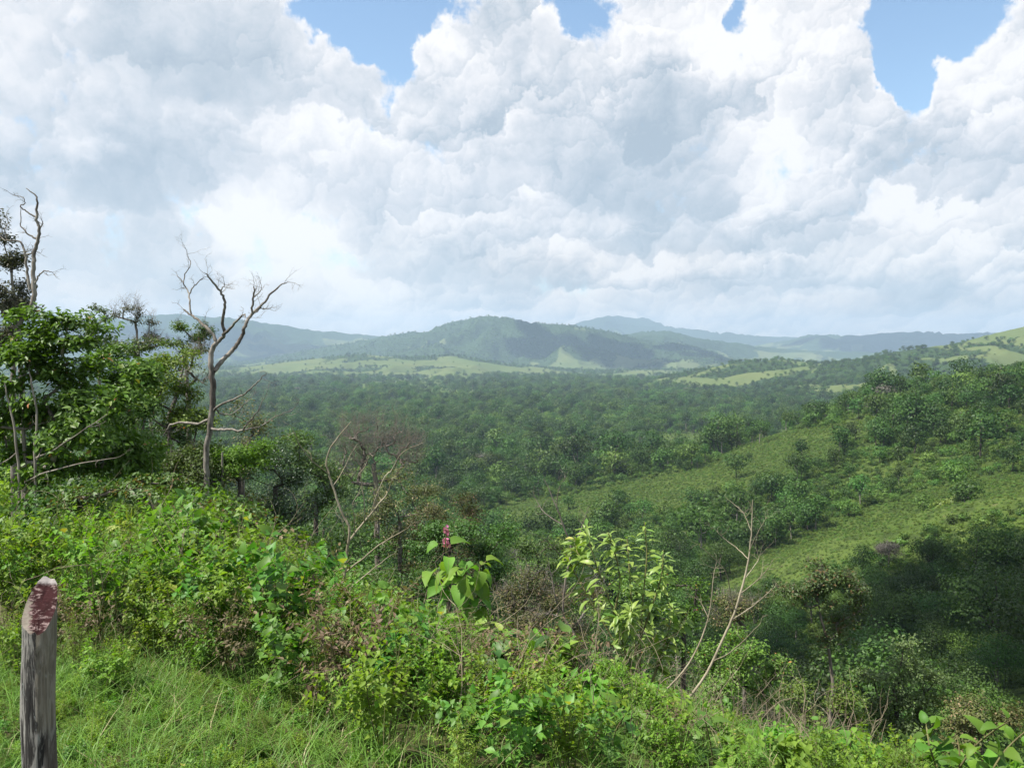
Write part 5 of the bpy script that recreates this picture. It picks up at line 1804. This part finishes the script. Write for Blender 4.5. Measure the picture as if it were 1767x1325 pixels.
# pink-flowered plant
fl, off = leafy_plant("flowering_plant", "tall plant with drooping heart leaves and one pink flower spike", "plant", 6.5, (805, 1150),
                      [[(806, 1150), (803, 1090), (797, 1040), (790, 1000), (782, 972), (770, 950), (769, 925)], [(797, 1040), (815, 1010), (826, 985), (830, 975)], [(797, 1045), (775, 1015), (756, 995), (748, 985)],
                       [(802, 1075), (815, 1050), (822, 1035), (826, 1020)], [(800, 1060), (790, 1030), (800, 1000), (806, 975)]],
                      S_big, .155, .74, 9, 71, droop=.75, span=(.35, .93), stem_px=2.6, depth=.2)
g = rs(72)
sp_ = Acc()
p0, p1 = np.array(at(770, 952, 6.5)) - off, np.array(at(769, 908, 6.5)) - off
sp_.tube(np.linspace(0, 1, 6)[:, None] * (p1 - p0) + p0, np.linspace(1.3, .5, 6) / F * 6.5, 5)
spike = sp_.obj("flower_spike", S_stem, fl)
fm = []
for i in range(3):
    ac = Acc()
    for q in range(6):
        a = q * 1.047
        ac.leaves([[0, 0, 0]], [[math.cos(a), math.sin(a), .55]], [[-math.cos(a) * .5, -math.sin(a) * .5, 1]], [1.0], [.8], [g.rand()], fold=.2, droop=.2)
    fm.append(ac.mesh("floret", S_pink))
for q in range(30):
    t_ = g.uniform(.12, 1.0) if q else 1.0
    a = q * 2.4
    o = bpy.data.objects.new("floret", fm[q % 3])
    s = .023 * (1.15 - .45 * t_)
    rr_ = .018 * (1.1 - .6 * t_) if .30 > t_ or t_ > .40 else .006
    c = p0 + (p1 - p0) * t_
    o.location = (c[0] + math.cos(a) * rr_, c[1] + math.sin(a) * rr_, c[2])
    o.rotation_euler = (g.normal(0, .5) + .7 * math.sin(a), .7 * math.cos(a), a)
    o.scale = (s, s, s)
    COL.objects.link(o)
    o.parent = spike

# round-leaved plant
leafy_plant("round_leaf_plant", "dark stemmed plant with big round green leaves at bottom centre", "plant", 5.6, (905, 1250),
            [[(900, 1260), (897, 1200), (893, 1150), (900, 1110), (903, 1088)], [(930, 1260), (935, 1200), (945, 1150), (960, 1110), (968, 1090)], [(870, 1260), (866, 1200), (858, 1150), (850, 1120)],
             [(945, 1250), (960, 1200), (985, 1160), (1000, 1125)], [(897, 1200), (880, 1160), (872, 1120), (868, 1100)], [(925, 1240), (922, 1180), (930, 1130), (935, 1105)]],
            S_round, .135, .86, 11, 73, droop=.55, span=(.30, 1.0), stem_px=2.4, petiole=.35, depth=.3)
# narrow-leaved shrub
leafy_plant("narrow_leaf_shrub", "tall shrub with many narrow pale green pointed leaves", "shrub", 7.0, (1105, 1240),
            [[(1105, 1240), (1085, 1150), (1060, 1060), (1035, 990), (1015, 930), (1010, 908)], [(1108, 1240), (1098, 1140), (1090, 1040), (1085, 970), (1082, 925)], [(1108, 1240), (1105, 1130), (1110, 1030), (1116, 960), (1112, 900)],
             [(1085, 1150), (1045, 1080), (1010, 1020), (985, 975), (975, 955)], [(1095, 1130), (1120, 1060), (1140, 1000), (1145, 950)], [(1110, 1220), (1140, 1140), (1165, 1090), (1185, 1065)],
             [(1108, 1230), (1130, 1160), (1150, 1100), (1160, 1060), (1155, 1040)], [(1100, 1200), (1085, 1130), (1070, 1080), (1065, 1060)], [(1060, 1060), (1070, 1000), (1060, 950), (1050, 920)],
             [(1112, 1235), (1105, 1190), (1075, 1160), (1060, 1140)], [(1035, 990), (1000, 960), (992, 930)], [(1105, 1130), (1085, 1080), (1090, 1050)], [(1140, 1140), (1130, 1110), (1120, 1085)]],
            S_lance, .135, .29, 46, 74, stem_mat=S_stem2, shape=1, droop=.45, span=(.26, 1.0), stem_px=2.0, petiole=.06, up=1.3, depth=.45)


# lobed leaves
def lobed(ac, rv):
    out = [(0, 0), (.10, .16), (.02, .40), (.20, .34), (.26, .50), (.36, .30), (.48, .46), (.56, .24), (.70, .30), (.74, .15), (1.0, 0)]
    L = np.array(out)
    top = np.c_[L[:, 0], L[:, 1] * 1.0, .10 * np.sin(L[:, 0] * 3.14) - .22 * L[:, 0] ** 2 + .10 * L[:, 1]]
    mid = np.c_[L[:, 0], L[:, 1] * 0, .10 * np.sin(L[:, 0] * 3.14) - .22 * L[:, 0] ** 2]
    for sg in (1, -1):
        t_ = top * np.array([1, sg, 1])
        V = np.vstack([t_, mid])
        n = len(L)
        f = [(i, i + 1, n + i + 1, n + i) for i in range(n - 1)]
        ac.add(V, np.array(f), rv)


leafy_plant("lobed_leaf_plant", "soft green plant with large deeply lobed leaves at bottom", "plant", 4.5, (1120, 1380),
            [[(1110, 1400), (1100, 1320), (1095, 1270), (1105, 1230)], [(1090, 1400), (1065, 1320), (1060, 1270), (1080, 1230)], [(1140, 1400), (1150, 1310), (1165, 1260), (1170, 1235)], [(1120, 1400), (1130, 1330), (1120, 1280), (1135, 1250)]],
            S_heart, .165, .72, 7, 75, droop=.5, span=(.30, 1.0), shapefn=lobed, stem_px=2.6, petiole=.3, depth=.3)
leafy_plant("lobed_leaf_plant", "smaller lobed leaf plant right of the larger one at the bottom edge", "plant", 4.4, (1240, 1400),
            [[(1235, 1400), (1230, 1310), (1222, 1265), (1215, 1235)], [(1250, 1400), (1262, 1320), (1268, 1280), (1262, 1255)], [(1225, 1400), (1200, 1320), (1196, 1285)]],
            S_heart, .15, .72, 6, 76, droop=.5, span=(.30, 1.0), shapefn=lobed, stem_px=2.4, petiole=.3, depth=.3)
leafy_plant("sprout", "small upright sprout with paired leaves above the lobed leaves", "plant", 4.6, (1218, 1330),
            [[(1216, 1360), (1214, 1290), (1212, 1240), (1213, 1208)]], S_big, .085, .42, 8, 77, droop=.3, stem_px=1.6, span=(.4, 1.0), petiole=.1)
# glossy broad leaves at the right corner
leafy_plant("glossy_leaf_plant", "glossy broad leafed plant arching up at bottom right corner", "plant", 4.2, (1640, 1420),
            [[(1640, 1420), (1650, 1340), (1680, 1290), (1715, 1260), (1745, 1242)], [(1630, 1420), (1620, 1340), (1605, 1290), (1600, 1262), (1598, 1250)], [(1640, 1420), (1655, 1330), (1655, 1290), (1650, 1268)],
             [(1625, 1420), (1595, 1350), (1575, 1310), (1562, 1290)], [(1660, 1420), (1700, 1350), (1730, 1300), (1765, 1265), (1790, 1250)], [(1650, 1420), (1690, 1340), (1695, 1310)]],
            S_gloss, .115, .60, 11, 78, droop=.55, span=(.30, 1.0), stem_px=2.4, petiole=.2, depth=.35)
for i, (x0, dd, lab) in enumerate(((1345, 4.7, "leafy plant with oval leaves left of the tallest corner sprout"), (1412, 4.6, "tallest leafy sprout between bottom centre and right corner"), (1465, 4.6, "leafy plant with oval leaves right of the tallest sprout"), (1300, 4.5, "oval leafed plant beside the lobed leaves at bottom"))):
    tp_ = (1278, 1238, 1262, 1285)[i]
    leafy_plant("oval_leaf_plant", lab, "plant", dd, (x0, 1420), [[(x0, 1420), (x0 - 4, 1340), (x0 + 2, tp_ + 30), (x0 + 4, tp_)], [(x0 + 6, 1420), (x0 + 24, 1350), (x0 + 34, tp_ + 40)], [(x0 - 6, 1420), (x0 - 26, 1350), (x0 - 32, tp_ + 46)], [(x0, 1420), (x0 + 12, 1350), (x0 + 14, tp_ + 34)]],
                S_big, .078, .56, 13, 80 + i, droop=.4, span=(.25, 1.0), stem_px=1.8, petiole=.15, depth=.25)
# yellowing leaves in the shrubs
leafy_plant("yellow_leaf_plant", "shrub with large yellowing leaves at bottom centre", "plant", 5.0, (705, 1290), [[(700, 1300), (702, 1250), (695, 1220), (690, 1200)], [(710, 1300), (712, 1240), (704, 1200), (700, 1185)]], S_yel, .10, .62, 6, 91, droop=.7, petiole=.3, depth=.15)
leafy_plant("yellow_leaf_plant", "pair of erect yellow green leaves left of flowering plant stem", "plant", 6.2, (738, 1150), [[(738, 1160), (738, 1110), (737, 1090)], [(742, 1160), (745, 1115), (748, 1095)]], S_yel, .13, .5, 3, 92, droop=.1, up=2.2, petiole=.1, depth=.1)
leafy_plant("yellow_leaf_plant", "spreading yellow green leaves right of flowering plant stem", "plant", 6.0, (855, 1150), [[(850, 1160), (850, 1110), (845, 1080), (840, 1062)], [(855, 1160), (865, 1110), (872, 1075)]], S_yel, .12, .42, 8, 93, droop=.3, up=.6, petiole=.1, depth=.2)

# palm fronds in the shrubs at left
def fronds():
    g = rs(95)
    d = 8.8
    b = at(235, 1010, d)
    base = np.array([b.x, d, gz(b.x, d)])
    root = empty("young_palm", base)
    tag(root, "young palm with yellowish arching fronds among the left shrubs", "palm")
    lm = []
    for i in range(3):
        ac = Acc()
        ac.leaves([[0, 0, 0]], [[1, 0, 0]], [[0, 0, 1]], [1.0], [1.0], [.2 + .3 * i], fold=.2, droop=.25, detail=1)
        lm.append(ac.mesh("leaflet", S_palm))
    for pts in ([(236, 1040), (232, 990), (226, 945), (215, 912), (198, 905)], [(236, 1040), (240, 990), (240, 940), (232, 905), (218, 896)], [(238, 1040), (250, 1000), (262, 965), (275, 950), (292, 955)],
                [(234, 1040), (222, 1000), (205, 975), (188, 968)], [(238, 1040), (246, 1010), (270, 990), (300, 1000)]):
        dd = g.uniform(-.35, .35)
        w = resample(np.array([at(p[0], p[1], d + dd * i * .5) for i, p in enumerate(pts)], float) - base, 6)
        ac = Acc()
        ac.tube(w, np.linspace(2.0, .6, len(w)) / F * d, 4)
        fr = ac.obj("frond", S_palm, root)
        for k in range(4, len(w) - 1):
            ax = unit(w[k + 1] - w[k])
            sd = unit(np.cross(ax, [0, 1, .25]))
            for sg in (1, -1):
                x = unit(sd * sg + ax * .7 + np.array([0, 0, -.1]) + g.normal(0, .1, 3))
                z = unit(np.cross(x, np.cross([0, -.3, 1], x)))
                y = np.cross(z, x)
                ln = .20 * math.sin(.4 + 2.3 * k / len(w)) * g.uniform(.8, 1.1)
                o = bpy.data.objects.new("leaflet", lm[g.randint(0, 3)])
                o.matrix_local = Matrix(((x[0] * ln, y[0] * .022, z[0] * .03, w[k][0]), (x[1] * ln, y[1] * .022, z[1] * .03, w[k][1]), (x[2] * ln, y[2] * .022, z[2] * .03, w[k][2]), (0, 0, 0, 1)))
                COL.objects.link(o)
                o.parent = fr


fronds()
# ------------------------------------------------------------------ clouds overhead whose shadows lie on the slopes
def shade_cloud(target, size, alt, seed, squash=.35):
    g = rs(seed)
    c = Vector(target) + SUN * ((alt - target[2]) / SUN.z)
    ac = Acc()
    import bmesh
    bm = bmesh.new()
    bmesh.ops.create_icosphere(bm, subdivisions=3, radius=1.0)
    v0 = np.array([v.co[:] for v in bm.verts])
    f0 = np.array([[v.index for v in f.verts] for f in bm.faces])
    bm.free()
    for k in range(26):
        a, q = g.uniform(0, 6.283), g.rand() ** .5
        r_ = g.uniform(.18, .34) * (1.15 - .5 * q)
        o = np.array([math.cos(a) * q * .8 * size[0], math.sin(a) * q * .8 * size[1], g.uniform(0, .25) * min(size)])
        n = 1 + .22 * fbm(v0[:, 0] * 2 + k, v0[:, 1] * 2 + v0[:, 2] * 3, 4, seed + k)
        ac.add(v0 * n[:, None] * r_ * np.array([size[0], size[1], min(size) * .8]) + o, f0)
    m = bpy.data.materials.get("cloud_white")
    if m is None:
        m, t, out = new_mat("cloud_white")
        p = t.node('ShaderNodeBsdfPrincipled')
        p.inputs['Base Color'].default_value = (.9, .91, .93, 1)
        p.inputs['Roughness'].default_value = 1
        p.inputs['Specular IOR Level'].default_value = 0
        t.l.new(p.outputs[0], out.inputs[0])
    o = ac.obj("cloud", m, smooth=True)
    o.location = c
    o["kind"] = "stuff"
    o["label"] = "white cumulus cloud drifting overhead"



shade_cloud((72, 104, -38), (62, 70), 700, 1)
shade_cloud((760, 5050, 60), (900, 760), 3200, 3)
shade_cloud((-2600, 7200, 150), (1700, 900), 4300, 4)
shade_cloud((3900, 8600, 100), (1700, 900), 4600, 5)
# ------------------------------------------------------------------ haze
def build_haze(x=12000.0, y0=-3900.0, y1=14500.0, z0=-98.0, z1=620.0, dens=9.8e-5):
    v = [(sx * x, yy, zz) for zz in (z0, z1) for yy in (y0, y1) for sx in (-1, 1)]
    f = [(0, 2, 3, 1), (4, 5, 7, 6), (0, 1, 5, 4), (2, 6, 7, 3), (0, 4, 6, 2), (1, 3, 7, 5)]
    me = bpy.data.meshes.new("haze")
    me.from_pydata(v, [], f)
    m = bpy.data.materials.new("haze")
    m.use_nodes = True
    t = NT(m.node_tree)
    t.n.clear()
    o = t.node('ShaderNodeOutputMaterial')
    p = t.node('ShaderNodeVolumePrincipled')
    p.inputs['Color'].default_value = (.56, .76, .98, 1)
    p.inputs['Density'].default_value = dens
    p.inputs['Anisotropy'].default_value = 0.1
    t.l.new(p.outputs[0], o.inputs['Volume'])
    me.materials.append(m)
    ob = bpy.data.objects.new("haze", me)
    ob["kind"] = "stuff"
    COL.objects.link(ob)


build_haze(z0=min(float(HG.min()), min(float(q[2].min()) for q in SHEETS)) - 1.0, z1=max(float(q[2].max()) for q in SHEETS) + 25.0)
